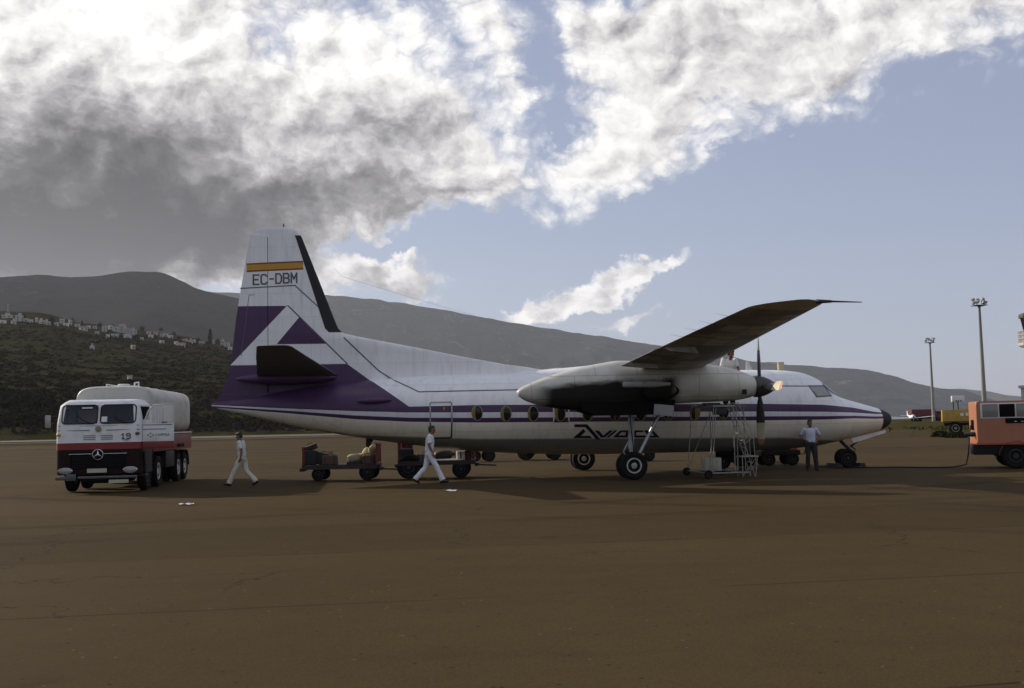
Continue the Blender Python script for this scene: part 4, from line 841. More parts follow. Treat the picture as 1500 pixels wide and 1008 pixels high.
def person(label, loc, rz, J, shirt, trousers, skin, hair, group=None, scale=1.0, beard=False):
    """J: joint positions (facing +x, left = +y): sh (two shoulders), el, wr, hip, kn, an, head, yaw of the head, lean via chest/pelvis"""
    T = thing('person', label, 'person', loc, rz, group); T.scale = (scale,) * 3
    che, pel, hd = Vector(J['chest']), Vector(J['pelvis']), Vector(J['head']); b = MB()
    nk = che + (hd - che) * .45
    # body
    torso_rings(b, [(pel.x, pel.y, pel.z - .08, .10, .145), (pel.x, pel.y, pel.z + .05, .105, .15), ((pel.x * .6 + che.x * .4), pel.y, pel.z * .6 + che.z * .4, .098, .138), (che.x * .8 + pel.x * .2, che.y, che.z * .8 + pel.z * .2, .112, .155), (che.x, che.y, che.z + .03, .105, .165), (che.x + .01, che.y, che.z + .12, .07, .10)])
    b.cyl(che + Vector((0, 0, .05)), hd + Vector((-.01, 0, -.06)), .058, .055, 12)
    hx = Vector((math.cos(J.get('hyaw', 0)) * math.cos(J.get('hnod', 0)), math.sin(J.get('hyaw', 0)), -math.sin(J.get('hnod', 0)))).normalized(); hy = Vector((0, 0, 1)).cross(hx).normalized(); hz_ = hx.cross(hy)
    hp_ = lambda x, y, z: hd + hx * x + hy * y + hz_ * z
    def hball(c, r, n=14, m=10):
        mb2 = MB().ball((0, 0, 0), r, n, m); b.add([hp_(c[0] + v[0], c[1] + v[1], c[2] + v[2]) for v in mb2.v], mb2.f)
    hball((0, 0, .015), (.096, .076, .108)); hball((.022, 0, -.055), (.07, .058, .066)); hball((.055, 0, -.088), (.032, .034, .026))
    hball((.102, 0, -.018), (.018, .013, .024)); hball((.092, 0, .012), (.012, .011, .03)); hball((.086, 0, -.062), (.012, .024, .008)); hball((.084, 0, .036), (.016, .05, .012))
    for sg in (1, -1): hball((-.004, sg * .078, -.012), (.016, .010, .030))
    for i, sg in ((0, 1), (1, -1)):
        s_, e_, w_ = Vector(J['sh'][i]), Vector(J['el'][i]), Vector(J['wr'][i]); limb(b, [s_, s_.lerp(e_, .5), e_, e_.lerp(w_, .35), w_], [.056, .048, .040, .040, .027])
        hand(b, w_, J['hd'][i] if 'hd' in J else (w_ - e_), J['pn'][i] if 'pn' in J else (0, -sg, 0), sg * (1 if 'pn' not in J else 1))
        h_, k_, a_ = Vector(J['hip'][i]), Vector(J['kn'][i]), Vector(J['an'][i]); limb(b, [h_, h_.lerp(k_, .5), k_, k_.lerp(a_, .35), a_], [.088, .074, .054, .056, .036])
        t_ = Vector(J['toe'][i]); limb(b, [a_ + Vector((-.03, 0, -.03)), (a_ + t_) / 2 + Vector((0, 0, -.01)), t_], [.036, .036, .028])
    body = remeshed(b, 'body', skin, T, .012, 3)
    # shirt with short sleeves
    q = MB()
    torso_rings(q, [(pel.x, pel.y, pel.z + .02, .122, .166), (pel.x * .8 + che.x * .2, pel.y, pel.z * .8 + che.z * .2, .130, .170), ((pel.x * .5 + che.x * .5), pel.y, pel.z * .5 + che.z * .5, .132, .168), (che.x * .85 + pel.x * .15, che.y, che.z * .85 + pel.z * .15, .136, .176), (che.x, che.y, che.z + .05, .122, .178), (che.x + .008, che.y, che.z + .115, .085, .125), (che.x + .012, che.y, che.z + .145, .068, .072)])
    for i in (0, 1):
        s_, e_ = Vector(J['sh'][i]), Vector(J['el'][i]); f_ = s_.lerp(e_, .78); limb(q, [s_, s_.lerp(e_, .4)], [.076, .073]); q.cyl(s_.lerp(e_, .4), f_, .073, .070, 14)
    remeshed(q, 'shirt', shirt, T, .014, 5)
    # trousers with a waistband, cut above the shoes
    q = MB(); torso_rings(q, [(pel.x, pel.y, pel.z - .12, .125, .162), (pel.x, pel.y, pel.z - .02, .124, .166), (pel.x, pel.y, pel.z + .045, .115, .158)])
    for i in (0, 1):
        h_, k_, a_ = Vector(J['hip'][i]), Vector(J['kn'][i]), Vector(J['an'][i]); limb(q, [h_, h_.lerp(k_, .5), k_, k_.lerp(a_, .5)], [.108, .096, .078, .076], 14); q.cyl(k_.lerp(a_, .5), a_ + (a_ - k_).normalized() * .01, .076, .082, 14)
    remeshed(q, 'trousers', trousers, T, .014, 5)
    q = MB(); q.loft([[(pel.x + .119 * math.cos(2 * math.pi * k / 28), pel.y + .163 * math.sin(2 * math.pi * k / 28), pel.z + z_) for k in range(28)] for z_ in (.015, .05)], cap0=False, cap1=False); q.obj('belt', MATS['black_paint'], T)
    for i in (0, 1):
        a_, t_ = Vector(J['an'][i]), Vector(J['toe'][i]); q = MB(); d_ = (t_ - a_); hl_ = a_ + Vector((-.045, 0, -.045)) if 'heel' not in J else Vector(J['heel'][i])
        limb(q, [hl_, hl_.lerp(t_, .45) + Vector((0, 0, .008)), t_], [.042, .045, .034]); q.cyl(a_ + Vector((0, 0, .01)), hl_ + Vector((.03, 0, 0)), .042, .045, 10)
        remeshed(q, 'shoe', MATS['black_paint'], T, .012, 3)
    q = MB()
    for c, r in (((-.018, 0, .045), (.098, .083, .092)), ((-.045, 0, -.01), (.066, .080, .075)), ((.04, 0, .095), (.05, .066, .035))):
        m2 = MB().ball((0, 0, 0), r, 14, 9); q.add([hp_(c[0] + v[0], c[1] + v[1], c[2] + v[2]) for v in m2.v], m2.f)
    if beard:
        m2 = MB().ball((0, 0, 0), (.05, .055, .045), 12, 8); q.add([hp_(.045 + v[0], v[1], -.09 + v[2]) for v in m2.v], m2.f)
    remeshed(q, 'hair', hair, T, .012, 2)
    for sg in (1, -1): MB().ball(hp_(.083, sg * .031, .012), (.010, .012, .009), 8, 6).obj('eye', MATS['black_paint'], T)
    return T
skin1 = mat('skin_tan', (0.24, 0.125, 0.075), 0.6, 0, .1, 12); skin2 = mat('skin_dark_tan', (0.20, 0.10, 0.06), 0.6, 0, .1, 12)
hair1 = mat('hair_black', (0.010, 0.008, 0.007), 0.55, 0, .3, 40, .5, 90); hair2 = mat('hair_brown', (0.022, 0.015, 0.010), 0.55, 0, .3, 40, .5, 90)
whites = mat('white_cotton', (0.68, 0.68, 0.68), 0.9, 0, .08, 6, .5, 14); creamt = mat('cream_trouser', (0.60, 0.58, 0.50), 0.9, 0, .08, 6, .5, 12); blues = mat('pale_blue_cotton', (0.50, 0.52, 0.62), 0.9, 0, .08, 6, .5, 14); darkt = mat('dark_trouser', (0.018, 0.017, 0.02), 0.9, 0, .2, 6, .4, 12)
def walk(flip=1, stride=1.0, arm=0.0, nod=0.1):
    f = flip
    J = dict(chest=(.04, 0, 1.30), pelvis=(0, 0, .93), head=(.10, 0, 1.60), hnod=nod, sh=[(.03, .19, 1.40), (.03, -.19, 1.40)],
             el=[(-.02 - arm * f * .10, .235, 1.13), (-.02 + arm * f * .10, -.235, 1.13)], wr=[(.06 - arm * f * .22, .235, .90), (.06 + arm * f * .22, -.235, .90)],
             hip=[(0, .09, .90), (0, -.09, .90)])
    fr, bk = ((.20, .52), (.38, .105), (.53, .06)), ((-.10, .48), (-.40, .14), (-.29, .035))
    L, Rr = (fr, bk) if f > 0 else (bk, fr)
    J['kn'] = [(L[0][0] * stride, .09, L[0][1]), (Rr[0][0] * stride, -.09, Rr[0][1])]
    J['an'] = [(L[1][0] * stride, .08, L[1][1]), (Rr[1][0] * stride, -.08, Rr[1][1])]
    J['toe'] = [(L[1][0] * stride + L[2][0] - L[1][0], .085, L[2][1]), (Rr[1][0] * stride + Rr[2][0] - Rr[1][0], -.085, Rr[2][1])]
    J['heel'] = [(J['an'][0][0] - .05, .08, max(J['an'][0][2] - .06, .045)), (J['an'][1][0] - .05, -.08, max(J['an'][1][2] - .06, .045))]
    J['heel'] = [(h[0] + (0.02 if J['an'][i][2] > .12 else 0), h[1], h[2] + (0.035 if J['an'][i][2] > .12 else 0)) for i, h in enumerate(J['heel'])]
    J['pn'] = [(.3, -1, 0), (.3, 1, 0)]; J['hd'] = [(.35, 0, -1), (.35, 0, -1)]
    return J
g1 = ground(355, 712); person('man in white shirt and cream trousers walking away from the tail towards the tanker', (g1.x, g1.y, 0), R(176), walk(1, 1.08, .35, .35), whites, creamt, skin2, hair1, scale=.985)
g2 = ground(629, 708.5); person('man in white shirt and white trousers striding past the loaded baggage trailers', (g2.x, g2.y, 0), R(4), walk(-1, 1.05, -.3, .05), whites, whites, skin2, hair2, scale=1.035)
g3 = ground(1181, 686.5)
J3 = dict(chest=(.0, 0, 1.31), pelvis=(0, 0, .94), head=(.02, 0, 1.61), hyaw=.3, sh=[(0, .19, 1.40), (0, -.19, 1.40)], el=[(-.10, .33, 1.16), (-.08, -.33, 1.18)], wr=[(.02, .20, 1.00), (.10, -.21, 1.06)],
          hip=[(0, .09, .90), (0, -.09, .90)], kn=[(.03, .13, .49), (.04, -.11, .49)], an=[(0, .17, .085), (-.02, -.12, .085)], toe=[(.14, .20, .035), (.13, -.16, .035)], heel=[(-.06, .16, .045), (-.08, -.11, .045)], pn=[(0, -1, -.2), (0, 1, -.2)], hd=[(.5, -.4, -.5), (.5, .4, -.3)])
person('man in pale blue shirt and dark trousers standing hands on hips under the nose', (9.98, 36.45, 0), R(-98), J3, blues, darkt, skin2, hair2, scale=.985)
SW = a2w(6.95, 2.68)
J4 = dict(chest=(.10, 0, 1.29), pelvis=(-.08, 0, .95), head=(.24, .0, 1.60), hyaw=1.15, hnod=.4, sh=[(.09, .19, 1.40), (.09, -.19, 1.40)], el=[(.12, .27, 1.14), (.12, -.27, 1.14)], wr=[(.30, .22, 1.02), (.30, -.22, 1.02)],
          hip=[(-.08, .09, .90), (-.08, -.09, .90)], kn=[(.02, .1, .49), (-.04, -.1, .49)], an=[(-.03, .1, .085), (-.1, -.1, .085)], toe=[(.11, .12, .035), (.04, -.12, .035)], heel=[(-.09, .1, .045), (-.16, -.1, .045)], pn=[(0, 0, -1), (0, 0, -1)], hd=[(1, 0, 0), (1, 0, 0)])
STZ = 2.22
person('bearded mechanic in white shirt leaning over the top of the engine nacelle', (SW.x, SW.y, STZ), YAW - math.pi / 2, J4, whites, darkt, skin2, hair1, beard=True, scale=1.05)

# ------------------------------------------------------------------ maintenance steps under the engine
mat('stand_paint', (0.27, 0.26, 0.22), 0.5, 0.1, .12, 6, dirt=((0.16, 0.13, 0.09), .5)); mat('red_paint', (0.20, 0.018, 0.016), 0.45, 0, .15, 3, dirt=((0.06, 0.03, 0.02), .5))
mat('orange_paint', (0.37, 0.145, 0.072), 0.5, 0, .08, 2, dirt=((0.30, 0.10, 0.04), .4)); mat('yellow_paint', (0.50, 0.30, 0.05), 0.55, 0, .1, 2, dirt=((0.22, 0.14, 0.05), .5))
def stand():
    T = thing('maintenance_steps', 'tall slim metal work stand with ladder and platform under the near engine', 'work stand', a2w(7.83, 4.1), YAW)
    m = MATS['stand_paint']; B = lambda: MB()
    # local: x forward, y to port (inboard), platform reaches inboard past the nacelle
    for x in (-.31, .30):
        for y in (-.45, 1.7):
            B().cyl((x + (-.20 if x < 0 else 0), y, .16), (x, y, STZ), .016, n=8).obj('post', m, T)
    B().cyl((-.42, -.45, .16), (-.24, -.45, STZ), .013, n=8).obj('post', m, T)
    B().box((0, .62, STZ - .03), (.68, 2.2, .05)).obj('platform', m, T, 30, .008)
    B().box((.78, 1.32, STZ - .03), (.90, .8, .05)).obj('side_platform', m, T, 30, .008)
    for y in (1.0, 1.68): B().cyl((1.18, y, .16), (1.18, y, STZ - .03), .016, n=8).obj('post', m, T)
    for y in (-.45, 1.7): B().cyl((-.55, y, .16), (.74 if y < 0 else 1.2, y, .16), .022, n=8).obj('base_bar', m, T)
    for x in (-.52, .60): B().cyl((x, -.45, .16), (x, 1.7, .16), .022, n=8).obj('base_bar', m, T)
    B().cyl((-.48, 1.7, .25), (.28, 1.7, 1.95), .011, n=6).obj('brace', m, T)
    B().box((-.34, -.1, .42), (.50, .5, .40)).obj('ballast_box', mat('ballast_cream', (.36, .34, .27), .7, 0, .12, 5, dirt=((.12, .1, .07), .5)), T, 30, .02)
    for x, y in ((-.55, -.45), (-.55, 1.7), (.62, 1.7)): wheel(T, 'castor', (x, y, .13), (0, 1, 0), .13, .09, MATS['tyre_rubber'], MATS['dark_metal'])
    a0, a1 = Vector((.92, 0, .03)), Vector((.26, 0, STZ + .02))
    for y in (-.46, -.08):
        B().cyl(a0 + Vector((0, y, 0)), a1 + Vector((0, y, 0)), .015, n=8).obj('ladder_rail', m, T)
        B().tube([a0 + Vector((.02, y, .62)), a0.lerp(a1, .25) + Vector((.16, y, .62)), a1 + Vector((.20, y, .05)), a1 + Vector((.03, y, .03))], .011, 6).obj('handrail', m, T)
        B().cyl(a0.lerp(a1, .45) + Vector((0, y, 0)), a0.lerp(a1, .30) + Vector((.17, y, .52)), .009, n=6).obj('rail_stay', m, T)
    for k in range(9):
        p = a0.lerp(a1, (k + 1) / 10); B().box((p.x, -.27, p.z), (.08, .38, .02)).obj('tread', m, T)
    B().box((.76, -.29, .64), (.56, .5, .04)).obj('lower_step', m, T, 30, .005)
    for x, y in ((.52, -.5), (1.0, -.5), (.52, -.06), (1.0, -.06)): B().cyl((x, y, .63), (x + (-.08 if x > .8 else .0), y, .02), .014, n=6).obj('step_leg', m, T)
    B().cyl((.54, -.5, .08), (.96, -.5, .6), .010, n=6).obj('step_brace', m, T)
    B().box((-.05, -.2, STZ - .18), (.36, .34, .22)).obj('drip_tray', MATS['dark_metal'], T, 30, .03)
stand()

# ------------------------------------------------------------------ baggage trailers and bags
def trailer(label, x0, x1, y, bed_z, hw, wheels, ends, group='baggage trailers'):
    T = thing('baggage_trailer', label, 'trailer', ((x0 + x1) / 2, y, 0), 0, group); L = x1 - x0; h = L / 2
    MB().box((0, 0, bed_z), (L, 2 * hw, .06)).obj('bed', mat('trailer_bed', (0.05, 0.035, 0.03), .8, 0, .3, 4), T, 30, .01)
    for sg in (-1, 1): MB().box((0, sg * (hw - .04), bed_z - .07), (L, .06, .08)).obj('side_rail', MATS['trailer_bed'], T, 30, .008)
    for sg, hh in zip((-1, 1), ends):
        e = thing_part = MB().box((sg * (h - .03), 0, bed_z + .03 + .03), (.05, 2 * hw, .06)).obj('end_gate', MATS['red_paint'], T, 30, .006)
        for k in range(6): MB().box((sg * (h - .03), -hw + .06 + (2 * hw - .12) * k / 5, bed_z + hh / 2), (.04, .06, hh)).obj('gate_bar', MATS['red_paint'], e)
        MB().box((sg * (h - .03), 0, bed_z + hh), (.05, 2 * hw, .06)).obj('gate_top', MATS['red_paint'], e)
        MB().box((sg * (h + .06), 0, bed_z - .12), (.14, 1.1 * hw, .12)).obj('bumper', MATS['dark_metal'], T, 30, .02)
    for wx, r in wheels:
        MB().cyl((wx, -hw + .1, r), (wx, hw - .1, r), .03, n=8).obj('axle', MATS['dark_metal'], T)
        for sg in (-1, 1):
            wheel(T, 'wheel', (wx, sg * (hw - .12), r), (0, 1, 0), r, .17, MATS['tyre_rubber'], MATS['dark_metal'], .5)
            MB().box((wx, sg * (hw - .3), (r + bed_z) / 2), (.1, .05, bed_z - r)).obj('hanger', MATS['dark_metal'], T)
    MB().cyl((h, 0, bed_z - .14), (h + .72, 0, bed_z - .18), .025, n=8).obj('drawbar', MATS['dark_metal'], T)
    return T
YC = 36.9; X = lambda px, Y=YC: at_depth(px, 690, Y).x
trailer('low red baggage trailer piled with black cases and pale sacks', X(447), X(556), YC, .50, .62, ((-.72, .23), (.92, .28)), (.62, .72))
trailer('baggage trailer carrying a white board and a white carton', X(584), X(696), YC + .3, .56, .66, ((-.93, .40), (.83, .30)), (.70, .45))
bag_mats = dict(black=mat('bag_black', (0.014, 0.013, 0.014), .6, 0, .3, 9), brown=mat('bag_brown', (0.11, 0.065, 0.04), .7, 0, .2, 6), sack=mat('sack_cloth', (0.42, 0.38, 0.24), .95, 0, .25, 8, .6, 25), gold=mat('sack_gold', (0.36, 0.25, 0.08), .9, 0, .2, 8), maroon=mat('bag_maroon', (0.12, 0.02, 0.025), .6, 0, .2, 8), white=mat('carton_white', (0.66, 0.64, 0.58), .8, 0, .08, 5), grey=mat('bag_grey', (0.16, 0.15, 0.15), .7, 0, .2, 8))
def suitcase(label, c, d, m, rz=0.0, ry=0.0):
    T = thing('suitcase', label, 'suitcase', c, rz, 'bags on the baggage trailers'); T.rotation_euler = (0, ry, rz)
    b = MB().box((0, 0, d[2] / 2), d).obj('shell', bag_mats[m], T, 40, min(d) * .16, 3)
    MB().tube([(-.09, 0, d[2]), (-.08, 0, d[2] + .05), (.08, 0, d[2] + .05), (.09, 0, d[2])], .012, 6).obj('handle', MATS['black_rubber'], T)
    for x in (-d[0] * .3, d[0] * .3): MB().box((x, -d[1] / 2 - .004, d[2] * .55), (.03, .012, d[2] * .8)).obj('strap', MATS['dark_metal'], T)
def sack(label, c, r, m, rz=0.0):
    T = thing('sack', label, 'sack', c, rz, 'bags on the baggage trailers'); q = MB(); rnd = random.Random(label)
    q.lathe([(-r[0], .02), (-r[0] * .96, r[1] * .5), (-r[0] * .7, r[1] * .92), (0, r[1]), (r[0] * .6, r[1] * .9), (r[0] * .85, r[1] * .55), (r[0], r[1] * .2), (r[0] * 1.15, r[1] * .28), (r[0] * 1.2, .02)], (0, 0, r[1] * .9), (1, 0, .08), 18)
    q.v = [(x + rnd.uniform(-.02, .02), y + rnd.uniform(-.02, .02), max(0, z * r[2] + rnd.uniform(-.015, .015))) for x, y, z in q.v]
    q.obj('cloth', bag_mats[m], T, 80); MB().tube([(r[0] * 1.0, r[1] * .24 * math.cos(a), r[1] * .9 * r[2] + r[1] * .24 * math.sin(a) + .06) for a in [math.pi * 2 * k / 10 for k in range(11)]], .012, 6).obj('tie_cord', bag_mats['brown'], T)
z1 = .53
suitcase('upright black suitcase against the trailer end gate, tallest of the pile', (X(455), YC - .2, z1), (.5, .24, .50), 'black', .15)
suitcase('black suitcase lying across the pile at the tail end of the trailer', (X(456), YC + .1, z1 + .50), (.42, .40, .18), 'black', .3, -.35)
suitcase('black suitcase leaning over between the upright case and the brown case', (X(471), YC - .1, z1), (.50, .30, .42), 'black', -.2, .3)
suitcase('brown suitcase lying flat at the front of the black cases', (X(486), YC - .3, z1), (.52, .34, .32), 'brown', .05)
suitcase('dark grey suitcase behind the brown suitcase', (X(483), YC + .25, z1), (.48, .28, .36), 'grey', .1)
suitcase('thin black case lying flat under the pale sack', (X(519), YC - .35, z1), (.40, .42, .10), 'black', .2)
sack('pale cloth sack lying on the thin black case', (X(521), YC - .25, z1 + .10), (.24, .15, .9), 'sack', .2)
sack('gold coloured sack behind the pale sack', (X(531), YC + .2, z1), (.28, .20, .95), 'gold', .5)
suitcase('brown suitcase standing on the trailer next to the maroon case', (X(541), YC - .3, z1), (.36, .24, .30), 'brown', .1)
suitcase('maroon suitcase against the drawbar end gate', (X(548), YC - .05, z1), (.22, .44, .34), 'maroon', 0)
sack('pale sack heaped on top of the maroon suitcase', (X(547), YC + .0, z1 + .36), (.18, .13, 1.1), 'sack', 1.2)
sack('pale sack standing behind the brown suitcase', (X(539), YC + .3, z1), (.2, .22, 1.4), 'sack', .9)
z2 = .59; Y2 = YC + .3
suitcase('large black trunk at the red end gate of the carton trailer', (X(595), Y2 - .15, z2), (.50, .5, .42), 'black', .05)
suitcase('maroon suitcase on the carton trailer behind the black trunk', (X(594), Y2 + .38, z2), (.40, .3, .66), 'maroon', 0)
suitcase('grey suitcase lying beside the white board', (X(621), Y2 + .3, z2), (.5, .4, .22), 'grey', .3)
o = MB().box((0, 0, .02), (.98, .62, .04)).obj('white_board', bag_mats['white'], None, 30, .01); o.location = (X(657), Y2 - .25, z2 + .0); tag(o, 'flat white board lying on the trailer bed', 'board')
C_ = thing('carton', 'white carton standing on the flat board at the trailer end', 'carton', (X(675), Y2 - .25, z2 + .042), .1)
MB().box((0, 0, .13), (.26, .3, .26)).obj('box_body', bag_mats['white'], C_, 30, .008); MB().box((0, -.152, .13), (.05, .006, .25)).obj('packing_tape', bag_mats['brown'], C_)
suitcase('maroon suitcase upright against the slatted trailer end', (X(686), Y2 - .05, z2), (.22, .5, .34), 'maroon', 0)
sack('black duffel bag on the trailer behind the white board', (X(648), Y2 + .3, z2), (.34, .19, .95), 'black', .2)

# litter on the apron
for (px, py), rz, lb in (((273, 739.5), .4, 'crumpled white paper scrap lying on the apron near the tanker'), ((659, 719.5), -.2, 'white paper scrap lying in the tail shadow by the walking man')):
    g_ = ground(px, py); q = MB(); rnd = random.Random(px); n_ = 6
    vs = [(.17 * (i / n_ - .5) * 2, .10 * (j / n_ - .5) * 2, .004 + rnd.uniform(0, .045)) for i in range(n_ + 1) for j in range(n_ + 1)]
    q.add(vs, [(i * (n_ + 1) + j, (i + 1) * (n_ + 1) + j, (i + 1) * (n_ + 1) + j + 1, i * (n_ + 1) + j + 1) for i in range(n_) for j in range(n_)])
    o = q.obj('paper_scrap', mat('paper', (0.78, 0.77, 0.74), .9), None, 0); o.location = (g_.x, g_.y, 0); o.rotation_euler = (0, 0, rz); tag(o, lb, 'litter')

# ------------------------------------------------------------------ fuel tanker
def rrect(x0, x1, hw, r, n=6):
    """rounded rectangle ring, x from x1 (rear) to x0 (front)"""
    out = []
    for cx, cy, a0 in ((x0 - r, hw - r, 0), (x1 + r, hw - r, 90), (x1 + r, -hw + r, 180), (x0 - r, -hw + r, 270)):
        for k in range(n + 1): a = R(a0 + 90 * k / n); out.append((cx + r * math.cos(a), cy + r * math.sin(a)))
    return out
def rpoly(y0, y1, z0, z1, r, n=5):
    out = []
    for cy, cz, a0 in ((y1 - r, z1 - r, 0), (y0 + r, z1 - r, 90), (y0 + r, z0 + r, 180), (y1 - r, z0 + r, 270)):
        for k in range(n + 1): a = R(a0 + 90 * k / n); out.append((cy + r * math.cos(a), cz + r * math.sin(a)))
    return out
def tanker():
    h = R(7); T = thing('fuel_tanker', 'white and red aviation fuel tanker truck numbered 19 with its door open', 'tanker truck', (-12.36, 32.15, 0), -math.pi / 2 + h)
    W = MATS['white_paint']; RD = MATS['red_paint']; BK = MATS['black_paint']; DM = MATS['dark_metal']
    lower = mat('dark_maroon_paint', (0.016, 0.007, 0.006), .5, 0, .2, 3, spec=.15)
    fr = pchip([.5, 1.0, 1.5, 2.02, 2.3, 2.58, 2.70, 2.78], [-.03, .0, .0, -.03, -.085, -.17, -.26, -.48])
    ring = lambda z, e=0.0, rr=.22: [(x, y, z) for x, y in rrect(float(fr(z)) + e, -1.75, 1.24 - max(0, z - 2.05) * .10 - max(0, z - 2.6) * .9 + e, rr)]
    cb_ = MB().loft([ring(z) for z in (1.49, 1.7, 1.9, 2.02, 2.06)], cap1=False); cb_.loft([ring(z) for z in (2.60, 2.64, 2.70, 2.75, 2.78)], cap0=False)
    mid = [ring(z) for z in (2.06, 2.2, 2.35, 2.5, 2.60)]; cb_.loft(mid, closed=False, cap0=False, cap1=False); cb_.obj('cab', W, T, 50)
    MB().prism([(float(fr(2.06)) + .004, -.045, 2.06), (float(fr(2.06)) + .004, .045, 2.06), (float(fr(2.60)) + .004, .045, 2.60), (float(fr(2.60)) + .004, -.045, 2.60)], (-.06, 0, 0)).obj('centre_pillar', W, T, 30, .01)
    # inside the cab
    trim_d = mat('cab_trim', (.035, .030, .028), .9); MB().box((-.9, 0, 1.97), (1.6, 2.3, .05)).obj('cab_floor', trim_d, T); MB().box((-.28, 0, 2.03), (.34, 2.1, .12)).obj('dashboard', trim_d, T, 30, .03); MB().box((-1.70, 0, 2.33), (.03, 2.2, .6)).obj('rear_trim', trim_d, T)
    for y, mm in ((-.62, mat('seat_lit', (.42, .38, .27), .9)), (.58, mat('seat_shaded', (.05, .04, .05), .9))): MB().box((-1.35, y, 2.24), (.14, .62, .52), 0, -.12).obj('seat_back', mm, T, 40, .05)  # one seat coloured as sunlit, the other as in shade
    MB().tube([(-.52 - .07 * math.sin(a), .58 + .22 * math.cos(a), 2.18 + .10 * math.sin(a)) for a in [2 * math.pi * k / 24 for k in range(25)]], .014, 6).obj('steering_wheel', BK, T)
    MB().prism([(-.34, -1.19, 2.10), (-1.2, -1.19, 2.10), (-1.2, -1.165, 2.52), (-.45, -1.165, 2.52)], (0, -.012, 0)).obj('far_side_window', mat('daylight_pane', (.35, .36, .33), .2), T, 0)  # opaque pale panel, coloured as daylight through the window
    MB().loft([ring(z, .004) for z in (1.29, 1.49)]).obj('red_band', RD, T, 50)
    MB().loft([ring(z) for z in (.55, .7, 1.0, 1.29)]).obj('lower_panel', lower, T, 50)
    # windscreen: two panes with rubber frames on the raked front
    def front_panel(nm, poly, m, parent, off, dep=.012):
        pts = [(float(fr(z)) + off - .10 * max(0, abs(y) - .75) ** 2 * 2, y, z) for y, z in poly]
        q = MB(); n = len(pts); c = (float(fr(sum(p[2] for p in pts) / n)) + off + .002, sum(p[1] for p in pts) / n, sum(p[2] for p in pts) / n)
        q.add(pts + [c], [(i, (i + 1) % n, n) for i in range(n)]); q.add(pts + [(p[0] - dep - off, p[1], p[2]) for p in pts], [(i, (i + 1) % n, (i + 1) % n + n, i + n) for i in range(n)])
        return q.obj(nm, m, parent, 40)
    for y0, y1 in ((-1.06, -.05), (.05, 1.06)):
        pth = [(float(fr(z)) + .012 - .20 * max(0, abs(y) - .75) ** 2, y, z) for y, z in rpoly(y0, y1, 2.06, 2.61, .11)]
        f = MB().tube(pth + [pth[0]], .020, 6).obj('windscreen_seal', MATS['black_rubber'], T, 60)
        front_panel('windscreen', rpoly(y0, y1, 2.06, 2.61, .11), glass_clear('screen_pane', .06), f, .004, .004)
    front_panel('sticker', rpoly(.08, .24, 2.10, 2.26, .01), W, T, .024); front_panel('sun_strip', rpoly(-.5, -.2, 2.51, 2.545, .005), W, T, .024)
    MB().tube([(.03, -.2, 2.06), (-.02, -.45, 2.16), (-.06, -.62, 2.30)][::-1], .014, 6).obj('wiper', BK, T); MB().tube([(.03, .85, 2.06), (-.02, .6, 2.14), (-.06, .42, 2.26)][::-1], .014, 6).obj('wiper', BK, T)
    # mouldings, louvres, badge
    for y0, y1, z in ((-1.15, 1.15, 1.99), (-1.18, -.25, 1.86), (.22, 1.18, 1.86)): front_panel('moulding', [(y0, z - .012), (y1, z - .012), (y1, z + .012), (y0, z + .012)], mat('moulding_grey', (.16, .16, .15), .4), T, .014)
    for y0 in (-.42, .08):
        for k in range(3): front_panel('louvre', [(y0, 1.58 + .055 * k), (y0 + .34, 1.58 + .055 * k), (y0 + .34, 1.60 + .055 * k), (y0, 1.60 + .055 * k)], mat('louvre_shade', (.12, .12, .11), .5), T, .010)
    MB().lathe([(0, .085), (.02, .085), (.03, .06), (.03, .001)], (.0, 0, 1.90), (1, 0, 0), 20).obj('cab_badge', mat('badge_green', (.22, .22, .12), .5), T)
    for y, m in ((-1.14, mat('amber_lens', (.45, .36, .03), .3)), (1.12, mat('lens_dark', (.10, .05, .03), .3))): MB().ball((-.02, y, 1.74), (.05, .07, .05), 12, 8).obj('indicator', m, T)
    # number on the cab front
    polys = []
    q = MB()
    for i, ch in enumerate('19'):
        for pl in GLY[ch]:
            for quad in stroke([(.66 + .15 * i + .11 * a, 1.60 + .14 * b_) for a, b_ in pl], .026): q.add([(.012, a, b_) for a, b_ in quad], [(0, 1, 2, 3)])
    q.add([(.012, a, b_) for a, b_ in ((.70, 1.55), (.88, 1.55), (.88, 1.565), (.70, 1.565))], [(0, 1, 2, 3)])
    stuff(q.obj('number_marking', BK, T, 0))
    # grille with three-pointed star, headlights, plate, bumper
    front_panel('grille', rpoly(-.80, .80, .72, 1.22, .04), mat('grille_black', (.006, .006, .007), .7, 0, .2, 8, spec=.1), T, .012)
    for k in range(7): MB().box((.014, 0, .76 + .065 * k), (.012, 1.5, .012)).obj('grille_bar', BK, T)
    ch_ = mat('chrome', (.55, .55, .55), .2, 1.0, .1, 6)
    bd = MB().tube([(.045, .15 * math.cos(a), 1.14 + .15 * math.sin(a)) for a in [2 * math.pi * k / 28 for k in range(29)]], .014, 6).obj('star_badge', ch_, T)
    for k in range(3):
        a = math.pi / 2 + k * 2 * math.pi / 3; c_, s_ = math.cos(a), math.sin(a)
        MB().add([(.055, 0, 1.14), (.04, .14 * c_, 1.14 + .14 * s_), (.045, .028 * math.cos(a + 1.05), 1.14 + .028 * math.sin(a + 1.05)), (.045, .028 * math.cos(a - 1.05), 1.14 + .028 * math.sin(a - 1.05))], [(0, 1, 2), (0, 3, 1), (1, 3, 2)]).obj('star_point', ch_, bd, 0)
    for sg in (-1, 1): MB().box((.03, sg * .50, 1.16), (.02, .66, .022)).obj('chrome_strip', ch_, T, 30, .006)
